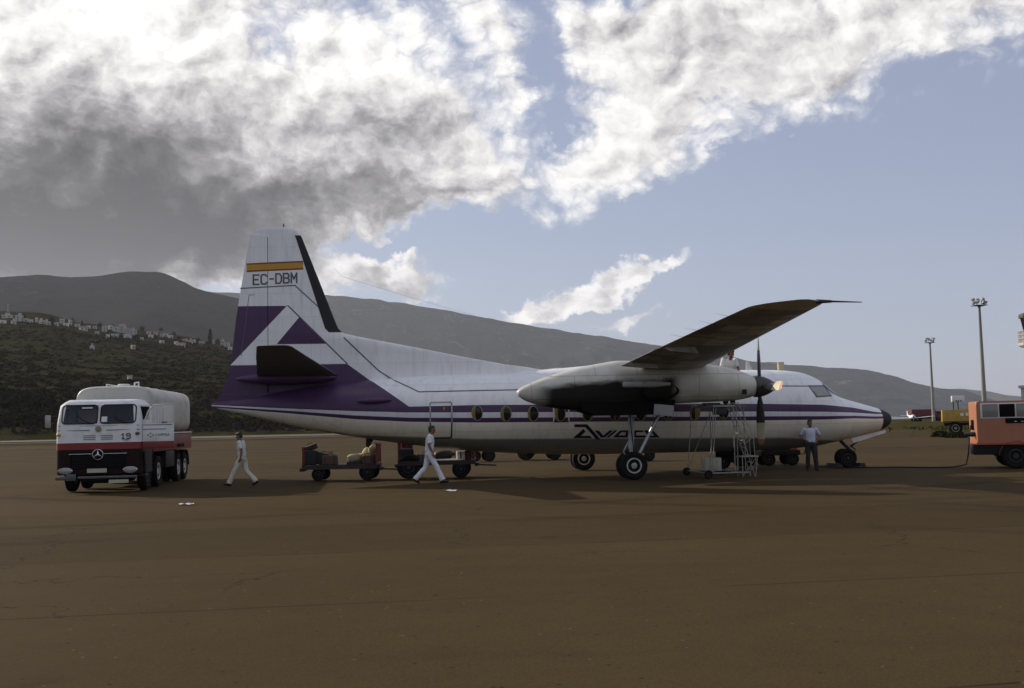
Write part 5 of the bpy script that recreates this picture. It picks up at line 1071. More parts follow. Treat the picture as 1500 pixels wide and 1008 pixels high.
    for sg in (-1, 1):
        q = MB().loft([[(x, sg * .93 + .19 * k_ * math.cos(a), .67 + .085 * k_ * math.sin(a)) for a in [2 * math.pi * j / 20 for j in range(20)]] for x, k_ in ((-.05, 1.12), (.03, 1.12), (.035, 1.0), (.01, .95))])
        hl_ = q.obj('headlight', ch_, T, 40); MB().ball((.015, sg * .93, .67), (.03, .175, .075), 16, 8).obj('lens', mat('lens_glass', (.30, .30, .28), .1, 0, .1, 9, spec=.8), hl_)
    MB().box((.05, -.02, .665), (.012, .56, .12)).obj('number_plate', mat('plate_cream', (.42, .42, .28), .6), T)
    MB().box((.10, -.90, .46), (.12, .55, .11)).box((.10, .30, .47), (.12, 1.7, .08)).obj('bumper', mat('bumper_grey', (.10, .10, .095), .4, .4), T, 40, .03)
    MB().box((.17, -.72, .50), (.03, .28, .16)).box((.17, -.72, .40), (.05, .30, .02)).obj('towing_step', mat('bumper_grey', (.1,) * 3), T, 30, .01)
    MB().box((.12, .62, .34), (.02, .56, .10)).obj('warning_plate', mat('plate_cream', (.42,) * 3), T)
    MB().loft([[(-.15 + .28 * math.cos(a), y, .48 - .2 * abs(math.sin(a))) for a in [math.pi * j / 8 for j in range(9)]] for y in (-.35, .35)]).obj('sump_guard', BK, T, 40)
    # mirrors
    MB().tube([(-.15, -1.22, 2.3), (-.02, -1.38, 2.3), (-.02, -1.42, 1.95), (-.12, -1.24, 1.9)], .012, 6).obj('mirror_arm', DM, T); MB().box((0, -1.44, 2.14), (.05, .16, .38)).obj('mirror', mat('mirror_grey', (.35, .34, .30), .3, .3), T, 30, .03)
    # open door, hinged at the front post and swung outwards
    D = MB(); hy = 1.25; yq = lambda a: hy + a
    Dm = [[(0, 1.49), (.90, 1.49), (.90, 2.02), (0, 2.02)]]
    panel = MB().prism([(-.16, yq(a), z) for a, z in ((.0, 1.49), (.90, 1.49), (.90, 2.03), (.0, 2.03))], (-.05, 0, 0)).obj('open_door', W, T, 30, .006)
    MB().prism([(-.158, yq(a), z) for a, z in ((.0, 1.28), (.90, 1.28), (.90, 1.487), (.0, 1.487))], (-.05, 0, 0)).obj('door_red_band', RD, panel, 30, .006)
    for nm, pts in (('window_frame', [(.015, 2.03), (.16, 2.42), (.30, 2.585), (.885, 2.60), (.885, 2.03)]), ('quarter_light_bar', [(.36, 2.585), (.36, 2.03)])):
        MB().tube([(-.185, yq(a), z) for a, z in pts], .022, 8).obj(nm, W, panel)
    MB().prism([(-.18, yq(a), z) for a, z in ((.39, 2.04), (.86, 2.04), (.86, 2.57), (.39, 2.56))], (-.006, 0, 0)).obj('door_glass', glass_clear('door_pane', .25), panel, 0)
    MB().prism([(-.18, yq(a), z) for a, z in ((.05, 2.04), (.33, 2.04), (.33, 2.55), (.2, 2.44))], (-.006, 0, 0)).obj('quarter_light', glass_clear('door_pane', .25), panel, 0)
    for a0, a1, z in ((0, .85, 1.99), (0, .68, 1.86)): MB().box((-.155, yq((a0 + a1) / 2), z), (.012, a1 - a0, .022)).obj('door_moulding', MATS['moulding_grey'], panel)
    MB().box((-.15, yq(.62), 2.06), (.03, .14, .03)).obj('door_handle', DM, panel)
    lg = mat('logo_grey', (.17, .18, .17), .6)
    lm = MB(); cx, cz = yq(.22), 1.68
    for a, b_ in ((0, 1), (1, 0), (0, -1), (-1, 0)): lm.add([(-.154, cx + (a - b_ * .5) * .075, cz + (b_ + a * .5) * .055), (-.154, cx + a * .105, cz + b_ * .075), (-.154, cx + (a + b_ * .5) * .075, cz + (b_ - a * .5) * .055), (-.154, cx + a * .035, cz + b_ * .028)], [(0, 1, 2, 3)])
    stuff(lm.obj('door_logo', lg, panel, 0))
    lt_ = MB()
    for i, ch in enumerate('CAMPSA'):
        for pl in GLY[ch]:
            for quad in stroke([(yq(.36 + .072 * i + .052 * a), 1.655 + .062 * b_) for a, b_ in pl], .013): lt_.add([(-.154, a, b_) for a, b_ in quad], [(0, 1, 2, 3)])
    stuff(lt_.obj('door_lettering', lg, panel, 0))
    MB().box((-.7, 1.18, 2.0), (.9, .1, 1.1)).obj('doorway_shade_slab', MATS['soot_and_shade_black'], T, 0)  # black slab standing for the shade inside the open doorway
    MB().prism([(-.2, 1.27, 1.2), (-.5, 1.27, 1.2), (-.55, 1.27, .55), (-.35, 1.27, .55)], (0, .03, 0)).obj('step_bracket', BK, T, 0)
    for z in (.5, .85): MB().box((-.5, 1.2, z), (.4, .2, .04)).obj('cab_step', DM, T)
    # tank
    def tring(x, k=1.0):
        return [(x, 1.19 * k * (abs(math.cos(a)) ** .42) * (1 if math.cos(a) > 0 else -1), 2.50 + (.74 if math.sin(a) > 0 else .78) * (.45 + .55 * k) * (abs(math.sin(a)) ** (.46 if math.sin(a) > 0 else .35)) * (1 if math.sin(a) > 0 else -1)) for a in [2 * math.pi * j / 56 for j in range(56)]]
    tk = mat('tank_cream', (.50, .485, .43), .5, 0, .12, 1.2, dirt=((.24, .22, .17), .5))
    MB().loft([tring(-1.86, .90), tring(-1.92, .97), tring(-2.05, 1.0)] + [tring(-2.05 - .6 * k, 1.0) for k in range(1, 11)] + [tring(-8.6, .99), tring(-8.75, .95), tring(-8.8, .86)]).obj('tank', tk, T, 50)
    for x in (-3.1, -4.6, -6.1, -7.6): MB().loft([[(x + d, y * 1.006, 2.5 + (z - 2.5) * 1.006) for _, y, z in tring(0)] for d in (-.03, .03)], cap0=False, cap1=False).obj('tank_band', tk, T, 50)
    MB().tube([(-2.2, 1.22, 1.72), (-8.6, 1.22, 1.72)], .03, 8).obj('tank_rail', tk, T); MB().box((-3.4, 1.21, 2.1), (.02, .02, .9)).obj('sight_glass', DM, T)
    MB().tube([(-8.82, .9, 1.3), (-8.82, .9, 3.3)], .018, 6).obj('rear_ladder', DM, T); MB().tube([(-8.82, .55, 1.3), (-8.82, .55, 3.3)], .018, 6).obj('rear_ladder', DM, T)
    for k in range(4): MB().lathe([(0, .20), (.10, .20), (.13, .16), (.14, .001)], (-3.2 - 1.5 * k, 0, 3.22), (0, 0, 1), 18).obj('hatch', W, T)
    MB().tube([(-3.6, .25, 3.2), (-3.6, .25, 3.40), (-3.95, .3, 3.44), (-4.0, .3, 3.2)], .025, 8).obj('vent_pipe', W, T)
    MB().tube([(-3.0, -.5, 3.2), (-3.0, -.5, 3.34), (-7.8, -.5, 3.34), (-7.8, -.5, 3.2)], .018, 6).obj('walkway_rail', W, T)
    MB().box((-5.35, 0, 1.42), (6.9, 2.40, .56)).obj('skirt', RD, T, 30, .03)
    MB().box((-5.1, 0, 1.0), (7.6, .9, .28)).obj('chassis', BK, T, 30, .02)
    for y in (-1, 1): MB().box((-4.7, y * 1.0, .85), (1.5, .4, .55)).obj('pump_locker', BK, T, 30, .03)
    for k in range(3): MB().cyl((-6.0 - .35 * k, 1.22, 1.28), (-6.0 - .35 * k, 1.30, 1.28), .06, n=10).obj('hose_coupling', BK, T)
    for x, tw in ((-1.25, False), (-2.95, False), (-6.4, True), (-7.65, True)):
        MB().cyl((x, -1.0, .5), (x, 1.0, .5), .06, n=10).obj('axle', BK, T)
        for sg in (-1, 1):
            wheel(T, 'wheel', (x, sg * 1.06, .50), (0, 1, 0), .50, .27, MATS['tyre_rubber'], MATS['rim_white'] if x < -2 else MATS['dark_metal'], .55)
            if tw: wheel(T, 'wheel', (x, sg * .74, .50), (0, 1, 0), .50, .27, MATS['tyre_rubber'], DM, .55)
    for x in (-6.4, -7.65):
        for sg in (-1, 1): MB().loft([[(x + .58 * math.cos(a), sg * y, .52 + .58 * math.sin(a)) for a in [math.pi * j / 12 for j in range(13)]] for y in (.6, 1.22)], closed=False, cap0=False, cap1=False).obj('mudguard', BK, T, 60)
def glass_clear(name, alpha):
    if name in MATS: return MATS[name]
    m = bpy.data.materials.new(name); m.use_nodes = True; t = m.node_tree; t.nodes.clear(); q = NG(t)
    o = q.n('ShaderNodeOutputMaterial'); tr = q.n('ShaderNodeBsdfTransparent'); gl = q.n('ShaderNodeBsdfGlossy'); gl.inputs['Roughness'].default_value = .05
    mx = q.n('ShaderNodeMixShader'); mx.inputs[0].default_value = alpha; q.l(tr.outputs[0], mx.inputs[1]); q.l(gl.outputs[0], mx.inputs[2]); q.l(mx.outputs[0], o.inputs[0])
    tr.inputs[0].default_value = (.8, .82, .8, 1); MATS[name] = m; return m
tanker()

# ------------------------------------------------------------------ ground power van at the right edge
VYAW = 17.0
def van():
    y0 = 35.30; xr = at_depth(1431, 640, y0).x; T = thing('ground_power_van', 'orange boxy ground power van with white framed side windows and trailing cable', 'van', (xr, y0, 0), R(-VYAW)); cV, sV = math.cos(R(VYAW)), math.sin(R(VYAW))
    def along(px, py):
        d = ray(px, py); k = d.x / d.y; return (k * y0 - xr) / (cV + k * sV)
    # local: x to the front (right in the photo), y away from the camera
    O = MATS['orange_paint']; L = 5.2; q = MB()
    q.loft([[(x, y, z) for x, y in rrect(L, 0, 1.05, r)] for z, r in ((.82, .05), (2.02, .05), (2.12, .06), (2.17, .10), (2.19, .16))])
    q.v = [(x, y + 1.05, z) for x, y, z in q.v]; q.obj('body', O, T, 40)
    MB().box((L / 2, 1.05, .80), (L + .01, 2.12, .06)).obj('sill', mat('red_sill', (.35, .05, .02), .5), T, 30, .01)
    xw = lambda px: along(px, 605)
    W0, W1 = xw(1436), xw(1436) + 3 * (xw(1486.5) - xw(1461.5)) + .05; pw = xw(1486.5) - xw(1461.5)
    MB().box(((W0 + W1) / 2, .005, 1.88), (W1 - W0, .03, .50)).obj('window_frame', MATS['white_paint'], T, 30, .012)
    gp = [mat('van_glass', (.20, .205, .17), .08, 0, .2, 2, spec=.5), MATS['soot_and_shade_black'], mat('van_glass', (.07,) * 3)]
    for k in range(3): MB().box((W0 + .04 + pw * (k + .5) - .02 * 0, -.012, 1.88), (pw - .045, .012, .42)).obj('window', gp[k], T, 30, .02)
    ax_ = along(1473, 620); MB().box((ax_ + .6, -.008, 1.55), (1.2, .016, .17)).obj('vent_panel', MATS['soot_and_shade_black'], T)
    for k in range(3): MB().box((ax_ + .30 + .2 * k, -.018, 1.52), (.07, .006, .02)).obj('vent_mark', MATS['white_paint'], T)
    MB().box((.45, .6, .62), (1.1, 1.0, .34)).obj('under_box', MATS['black_paint'], T, 30, .02); MB().box((L / 2, 1.05, .62), (L - .4, .8, .22)).obj('chassis', MATS['black_paint'], T)
    wx = along(1489, 668)
    for x in (wx, wx + 2.9):
        for yy in (.16, 1.94): wheel(T, 'wheel', (x, yy, .41), (0, 1, 0), .41, .26, MATS['tyre_rubber'], MATS['dark_metal'], .55)
        MB().cyl((x, .2, .41), (x, 1.9, .41), .05, n=8).obj('axle', MATS['dark_metal'], T)
        MB().loft([[(x + .50 * math.cos(a), yy, .43 + .47 * math.sin(a)) for a in [math.pi * j / 12 for j in range(13)]] for yy in (-.03, .34)], closed=False, cap0=False, cap1=False).obj('wheel_arch', O, T, 60)
    MB().prism([(wx - .95, .25, .72), (wx - .70, .25, .72), (wx - .45, .25, .45), (wx - .6, .25, .40)], (0, .05, 0)).obj('spring_hanger', MATS['black_paint'], T, 0)
    MB().box((-.04, .75, 1.42), (.08, .16, .34)).box((-.10, .5, 1.12), (.22, .16, .14)).obj('cable_socket', MATS['black_paint'], T, 30, .02)
    MB().cyl((-.05, .3, 1.12), (-.35, .28, 1.12), .09, .05, 10).obj('rear_lamp', MATS['dark_metal'], T)
    # cable: hangs from the socket and runs along the apron to the nose
    zc_ = lambda t: 1.35 - t
    e1 = a2w(2.6, -.4); path = [(xr + .12, y0 + .7, 1.42), (xr + .02, y0 + .68, 1.0), (xr - .02, y0 + .66, .5), (xr - .08, y0 + .75, .12), (xr - .4, y0 + 1.0, .03), (xr - 1.2, y0 + 1.15, .025)]
    n = 22; p0 = Vector((xr - 1.2, y0 + 1.15, .025))
    for k in range(1, n + 1):
        t = k / n; p = p0.lerp(Vector((e1.x, e1.y, .025)), t); path.append((p.x, p.y + .22 * math.sin(t * 9), .025))
    path += [(e1.x - .05, e1.y, .3), (e1.x - .05, e1.y, .85)]
    o = MB().tube(path, .024, 8).obj('power_cable', MATS['black_rubber'], None, 60); tag(o, 'thick black power cable running over the apron from the orange van to the airplane nose', 'cable')
van()

# ------------------------------------------------------------------ small equipment behind the airplane
def tug(label, p, rz, m, L=2.4, cover=None):
    T = thing('tow_tractor', label, 'tow tractor', (p.x, p.y, 0), rz)
    MB().prism([(-L / 2, -.6, .35), (L / 2, -.6, .35), (L / 2, -.6, .62), (L * .28, -.6, .84), (-L * .05, -.6, .80), (-L * .12, -.6, .60), (-L / 2, -.6, .60)], (0, 1.2, 0)).obj('body', m, T, 30, .03)
    MB().box((-L * .22, 0, .72), (.45, .9, .14)).box((-L * .34, 0, .92), (.10, .9, .42)).obj('seat', MATS['black_rubber'], T, 40, .04)
    MB().tube([(.1, 0, .8), (-.08, 0, 1.0)], .02, 6).tube([(-.08 + .04 * math.cos(a), .17 * math.sin(a), 1.0 + .14 * math.cos(a)) for a in [2 * math.pi * k / 16 for k in range(17)]], .014, 6).obj('steering_wheel', MATS['dark_metal'], T)
    for x in (-L * .30, L * .30):
        for sg in (-1, 1): wheel(T, 'wheel', (x, sg * .58, .34), (0, 1, 0), .34, .22, MATS['tyre_rubber'], MATS['dark_metal'])
    MB().box((L / 2 + .03, 0, .42), (.1, 1.1, .16)).obj('bumper', MATS['black_paint'], T, 30, .02)
    for sg in (-1, 1): MB().lathe([(0, .07), (.03, .07), (.04, .05), (.04, .001)], (L / 2, sg * .42, .58), (1, 0, 0), 14).obj('headlight', MATS['rim_white'], T)
g_ = ground(790, 673.5); tug('dark low tow tractor parked beyond the belly of the airplane', g_, R(4), MATS['black_paint'], 2.3)
def gpu_cart(label, p, rz, topm, nm='ground_power_trolley'):
    T = thing(nm, label, 'trolley', (p.x, p.y, 0), rz)
    MB().box((0, 0, .48), (1.5, .9, .20)).obj('chassis', MATS['black_paint'], T, 30, .02); MB().box((-.12, 0, .66), (1.0, .8, .16)).obj('cover', topm, T, 30, .05)
    MB().tube([(-.5, -.2, .76), (-.2, -.25, .82), (.2, -.2, .78), (.45, -.25, .74)], .035, 8).obj('coiled_cable', MATS['grey_paint'], T); MB().box((.55, 0, .72), (.3, .6, .3)).obj('control_box', mat('panel_red', (.32, .08, .05), .5), T, 30, .03)
    for x in (-.45, .45):
        for sg in (-1, 1): wheel(T, 'wheel', (x, sg * .42, .24), (0, 1, 0), .24, .16, MATS['tyre_rubber'], MATS['dark_metal'])
        MB().cyl((x, -.4, .24), (x, .4, .24), .03, n=8).obj('axle', MATS['dark_metal'], T)
    MB().tube([(.75, 0, .45), (1.05, 0, .40), (1.15, 0, .75), (1.12, -.25, .78), (1.12, .25, .78)], .022, 8).obj('drawbar', MATS['dark_metal'], T)
gpu_cart('black two axle trolley with silver cable on top under the forward fuselage', ground(1139, 681.5), R(4), MATS['dark_metal'])
gpu_cart('black trolley with an orange lid standing behind the main wheels', Vector((5.6, 48.5, 0)), R(-8), mat('orange_lid', (.55, .20, .12), .6))
g_ = ground(1060, 681.5); T = thing('battery_cart', 'squat black battery cart standing behind the work stand ladder', 'cart', (6.75 + 1.2, 39.7, 0), .1)
MB().box((0, 0, .52), (1.5, 1.0, .62)).obj('case', MATS['black_paint'], T, 30, .05); MB().box((0, 0, .86), (1.3, .9, .06)).obj('lid', MATS['dark_metal'], T, 30, .02)
for x in (-.45, .45):
    for sg in (-1, 1): wheel(T, 'wheel', (x, sg * .5, .25), (0, 1, 0), .25, .16, MATS['tyre_rubber'], MATS['dark_metal'])
g_ = ground(705, 676); T = thing('hand_cart', 'small dark hand cart beyond the rear fuselage', 'cart', (g_.x, g_.y, 0), .2)
MB().box((0, 0, .62), (1.1, .8, .10)).obj('deck', MATS['black_paint'], T, 30, .02); MB().tube([(.5, -.3, .64), (.62, -.3, 1.05), (.62, .3, 1.05), (.5, .3, .64)], .02, 6).obj('push_handle', MATS['grey_paint'], T)
for x in (-.35, .35):
    for sg in (-1, 1): wheel(T, 'wheel', (x, sg * .36, .28), (0, 1, 0), .28, .14, MATS['tyre_rubber'], MATS['dark_metal'])

# ------------------------------------------------------------------ far right: tipper, light aircraft, red truck, masts, tower
def tipper():
    p = ground(1395, 637); T = thing('tipper_truck', 'yellow tipper truck parked on the grass verge behind the orange van', 'truck', (p.x + .6, p.y + .8, 0), R(-20)); Y = MATS['yellow_paint']
    # x to the front (right), the wheel seen is the rear one at x=0
    q = MB(); q.prism([(-1.0, -1.15, 1.15), (3.1, -1.15, 1.15), (3.1, -1.2, 2.15), (-1.0, -1.2, 2.15)], (0, .06, 0)); q.obj('near_side_board', Y, T, 20, .01)
    MB().prism([(-1.0, 1.15, 1.15), (3.1, 1.15, 1.15), (3.1, 1.2, 2.15), (-1.0, 1.2, 2.15)], (0, -.06, 0)).obj('far_side_board', Y, T, 20, .01)
    MB().box((-1.0, 0, 1.6), (.06, 2.3, 1.0)).obj('tailboard', Y, T, 20, .01); MB().box((3.1, 0, 1.75), (.06, 2.3, 1.3)).obj('head_board', Y, T, 20, .01); MB().box((1.05, 0, 1.12), (4.1, 2.3, .08)).obj('floor', MATS['dark_metal'], T)
    for k in range(5): MB().box((-.75 + .92 * k, -1.20, 1.65), (.09, .08, 1.0)).obj('rib', Y, T, 20, .01)
    for k in range(4): MB().box((.55 + .42 * k, -1.225, 1.72), (.26, .02, .26)).obj('white_square', MATS['white_paint'], T)
    cabm = mat('pale_green_cab', (.40, .42, .36), .45)
    MB().loft([[(x, y, z) for x, y in rrect(5.0 - a, 3.35, 1.1, .15)] for z, a in ((.8, 0), (1.6, .02), (2.0, .05), (2.5, .25), (2.6, .4))]).obj('cab', cabm, T, 40); MB().box((4.1, -1.10, 2.2), (.9, .03, .42)).obj('side_window', MATS['window_glass'], T, 20, .02); MB().box((4.86, 0, 2.2), (.05, 1.8, .42), 0, -.45).obj('windscreen', MATS['window_glass'], T, 20, .02)
    MB().box((2.0, 0, .9), (5.8, .8, .25)).obj('chassis', MATS['black_paint'], T)
    for x in (0, 4.1):
        for sg in (-1, 1): wheel(T, 'wheel', (x, sg * .95, .56), (0, 1, 0), .56, .3, MATS['tyre_rubber'], mat('rim_buff', (.24, .22, .17), .6), .58)
        MB().cyl((x, -.9, .56), (x, .9, .56), .07, n=8).obj('axle', MATS['black_paint'], T)
    MB().cyl((1.5, -.95, .72), (2.6, -.95, .72), .27, n=16).obj('fuel_tank', MATS['dark_metal'], T, 40)
tipper()
S_ = thing('sign_board', 'white sign box raised on two dark posts behind the yellow tipper', 'sign', (at_depth(1402, 600, 99).x, 99, 0), 0)
for x in (-.32, .1): MB().cyl((x, 0, 0), (x, 0, 2.9), .06, n=8).obj('post', MATS['dark_metal'], S_)
MB().box((.1, 0, 3.15), (1.15, .25, .55)).obj('box', MATS['white_paint'], S_, 30, .03)
for k in range(3): MB().box((-.1 + .22 * k, -.13, 2.95 + .0 * k), (.12, .02, .12)).obj('dark_mark', MATS['black_paint'], S_)

def light_aircraft():
    p = at_depth(1336, 618, 257); T = thing('light_aircraft', 'small white low wing light aircraft parked in front of the dark red truck', 'light aircraft', (p.x, 257, 0), R(-98)); W = mat('aircraft_white', (.78, .78, .78), .35)
    MB().loft([[(x, w * math.cos(2 * math.pi * k / 20), zc_ + h * math.sin(2 * math.pi * k / 20)) for k in range(20)] for x, w, h, zc_ in ((2.1, .15, .15, 1.2), (1.9, .45, .4, 1.2), (1.0, .55, .5, 1.25), (0, .6, .55, 1.3), (-1.5, .45, .45, 1.35), (-3.5, .2, .22, 1.5), (-4.8, .06, .12, 1.6))]).obj('fuselage', W, T, 60)
    MB().loft([[(x, w * math.cos(math.pi * k / 12), 1.65 + h * math.sin(math.pi * k / 12)) for k in range(13)] for x, w, h in ((1.0, .3, .02), (.5, .52, .38), (-.6, .54, .45), (-1.6, .35, .05))]).obj('canopy', MATS['window_glass'], T, 60)
    AFs = airfoil(8)
    for sg in (-1, 1): MB().loft([[(.6 - c * ch, sg * y, z + t * .12 * ch) for c, t in AFs] for y, ch, z in ((.4, 1.7, .9), (4.9, 1.2, 1.30), (5.05, .9, 1.33))]).obj('wing', W, T, 40)
    for sg in (-1, 1): MB().loft([[(-4.0 - c * ch, sg * y, 1.55 + t * .1 * ch) for c, t in AFs] for y, ch in ((0, .9), (1.6, .7))]).obj('tailplane', W, T, 40)
    MB().prism([(-3.7, -.04, 1.6), (-4.9, -.04, 1.6), (-5.1, -.04, 2.7), (-4.6, -.04, 2.7)], (0, .08, 0)).obj('fin', W, T, 0)
    for x, y in ((1.6, 0), (-.3, 1.4), (-.3, -1.4)): wheel(T, 'wheel', (x, y, .22), (0, 1, 0), .22, .14, MATS['tyre_rubber'], MATS['dark_metal']); MB().cyl((x, y, .25), (x, y, 1.0), .04, n=8).obj('gear_leg', W, T)
    MB().box((2.2, 0, 1.2), (.05, .12, 1.7)).obj('propeller', MATS['dark_metal'], T, 30, .02); MB().lathe([(0, .16), (.2, .10), (.3, .002)], (2.1, 0, 1.2), (1, 0, 0), 14).obj('spinner', MATS['black_paint'], T)
light_aircraft()
def red_truck():
    x0 = at_depth(1333, 612, 272).x; x1 = at_depth(1378, 612, 272).x; L = x1 - x0; T = thing('box_truck', 'long dark red box truck parked behind the light aircraft', 'truck', (x0, 272, 0), 0); m = mat('deep_red_paint', (.13, .014, .014), .5, 0, .15, 1)
    MB().box((L * .40, 0, 2.0), (L * .78, 2.4, 2.1)).obj('box_body', m, T, 30, .12, 3); MB().box((L * .89, 0, 1.7), (L * .18, 2.3, 1.7)).obj('cab', m, T, 30, .15, 3); MB().box((L * .985, 0, 2.05), (.04, 1.9, .6)).obj('windscreen', MATS['window_glass'], T)
    MB().box((L * .5, 0, .8), (L * .96, 1.2, .3)).obj('chassis', MATS['black_paint'], T); MB().box((L * .89, -1.16, 2.05), (.9, .04, .55)).obj('side_window', MATS['window_glass'], T)
    for x in (L * .14, L * .28, L * .88):
        for sg in (-1, 1): wheel(T, 'wheel', (x, sg * 1.0, .5), (0, 1, 0), .5, .3, MATS['tyre_rubber'], MATS['dark_metal'])
    MB().box((-.2, 0, 1.6), (.4, .9, .9)).obj('rear_locker', MATS['black_paint'], T, 30, .05)
red_truck()
def mast(label, px, ptop, Y, n_l):
    b = at_depth(px[1], 600, Y); t = at_depth(px[0], ptop, Y); h = t.z; T = thing('floodlight_mast', label, 'floodlight mast', (b.x, Y, 0), 0, 'apron floodlight masts'); cm = mat('concrete_mast', (.26, .25, .22), .85, 0, .15, .3)
    MB().lathe([(0, .42), (h * .5, .30), (h - 1.2, .19), (h - 1.0, .30), (h - .95, .30)], (0, 0, 0), (0, 0, 1), 14).obj('pole', cm, T, 40)
    MB().box((0, 0, h - .85), (1.9, 1.9, .10)).obj('gallery', MATS['dark_metal'], T)
    for k in range(4):
        a = k * math.pi / 2; MB().cyl((.9 * math.cos(a), .9 * math.sin(a), h - .85), (.9 * math.cos(a), .9 * math.sin(a), h + .4), .04, n=6).obj('gallery_post', MATS['dark_metal'], T)
    for k in range(n_l):
        a = 2 * math.pi * k / n_l + .4; x, y = .95 * math.cos(a), .95 * math.sin(a)
        f = MB().box((x, y, h - .35 + .45 * (k % 2)), (.55, .45, .42), a, .35).obj('floodlight', MATS['grey_paint'], T, 30, .04); MB().box((x * 1.28, y * 1.28, h - .42 + .45 * (k % 2)), (.03, .38, .34), a, .35).obj('lamp_glass', mat('lamp_glass', (.45, .47, .48), .15), f)
mast('tall concrete floodlight mast rising behind the orange van', (1434, 1442.5), 440, 175, 7)
mast('concrete floodlight mast rising behind the dark red truck', (1361, 1367), 497, 262, 6)
def tower():
    Y = 205; c = at_depth(1521, 600, Y); T = thing('control_tower', 'pale control tower with flared glass cab and balcony beside the terminal', 'tower', (c.x, Y, 0), 0); cm = mat('pale_render', (.46, .44, .38), .85, 0, .12, .4)
    z = lambda py: at_depth(1500, py, Y).z
    oct_ = lambda r, zz: [(r * math.cos(math.pi * (k + .5) / 4), r * math.sin(math.pi * (k + .5) / 4), zz) for k in range(8)]
    MB().loft([oct_(1.7, 0), oct_(1.7, z(510))]).obj('shaft', cm, T, 0)
    MB().loft([oct_(2.3, z(509)), oct_(2.85, z(506)), oct_(2.85, z(502)), oct_(2.3, z(502))]).obj('balcony_floor', cm, T, 0)
    for k in range(8):
        a, b = Vector(oct_(2.8, 0)[k]), Vector(oct_(2.8, 0)[(k + 1) % 8])
        for j in range(5): p = a.lerp(b, j / 5); MB().cyl((p.x, p.y, z(502)), (p.x, p.y, z(485)), .04, n=6).obj('baluster', cm, T)
        for zz in (z(485), z(490), z(496)): MB().cyl((a.x, a.y, zz), (b.x, b.y, zz), .07, n=6).obj('balcony_rail', cm, T)
    cabo = MB().loft([oct_(1.75, z(502)), oct_(1.75, z(487)), oct_(1.8, z(486))]).obj('cab_base', cm, T, 0)
    for k in range(8):
        a0, a1 = Vector(oct_(1.75, z(486))[k]), Vector(oct_(1.75, z(486))[(k + 1) % 8]); b0, b1 = Vector(oct_(2.25, z(466))[k]), Vector(oct_(2.25, z(466))[(k + 1) % 8])
        MB().add([a0, a1, b1, b0], [(0, 1, 2, 3)]).obj('cab_window', MATS['window_glass'], T, 0); MB().cyl(a0, b0, .07, n=6).obj('mullion', cm, T)
    MB().loft([oct_(2.55, z(466)), oct_(2.6, z(463)), oct_(2.45, z(460)), oct_(1.2, z(457))]).obj('roof', mat('dark_roof', (.07, .065, .06), .8), T, 0); MB().cyl((0, 0, z(458)), (0, 0, z(435)), .05, n=6).obj('aerial', MATS['dark_metal'], T)
    bx = at_depth(1497, 600, Y - 6).x; B = thing('terminal_building', 'low pale terminal building at the foot of the control tower', 'building', (bx, Y - 6, 0), R(-27))
    H = at_depth(1500, 568, Y - 6).z; MB().box((9, 4, H / 2), (18, 8, H)).obj('wall', cm, B, 0); MB().box((8.9, 4, H + .2), (18.6, 8.6, .45)).obj('roof_slab', mat('pale_fascia', (.5, .49, .44), .8), B, 0)
    for k in range(6):
        for zz in (1.6, 4.6): w = MB().box((1.8 + 2.8 * k, -.02, zz), (1.6, .08, 1.4)).obj('window', MATS['white_paint'], B, 0); MB().box((1.8 + 2.8 * k, -.07, zz), (1.4, .04, 1.2)).obj('pane', MATS['window_glass'], w, 0)
tower()

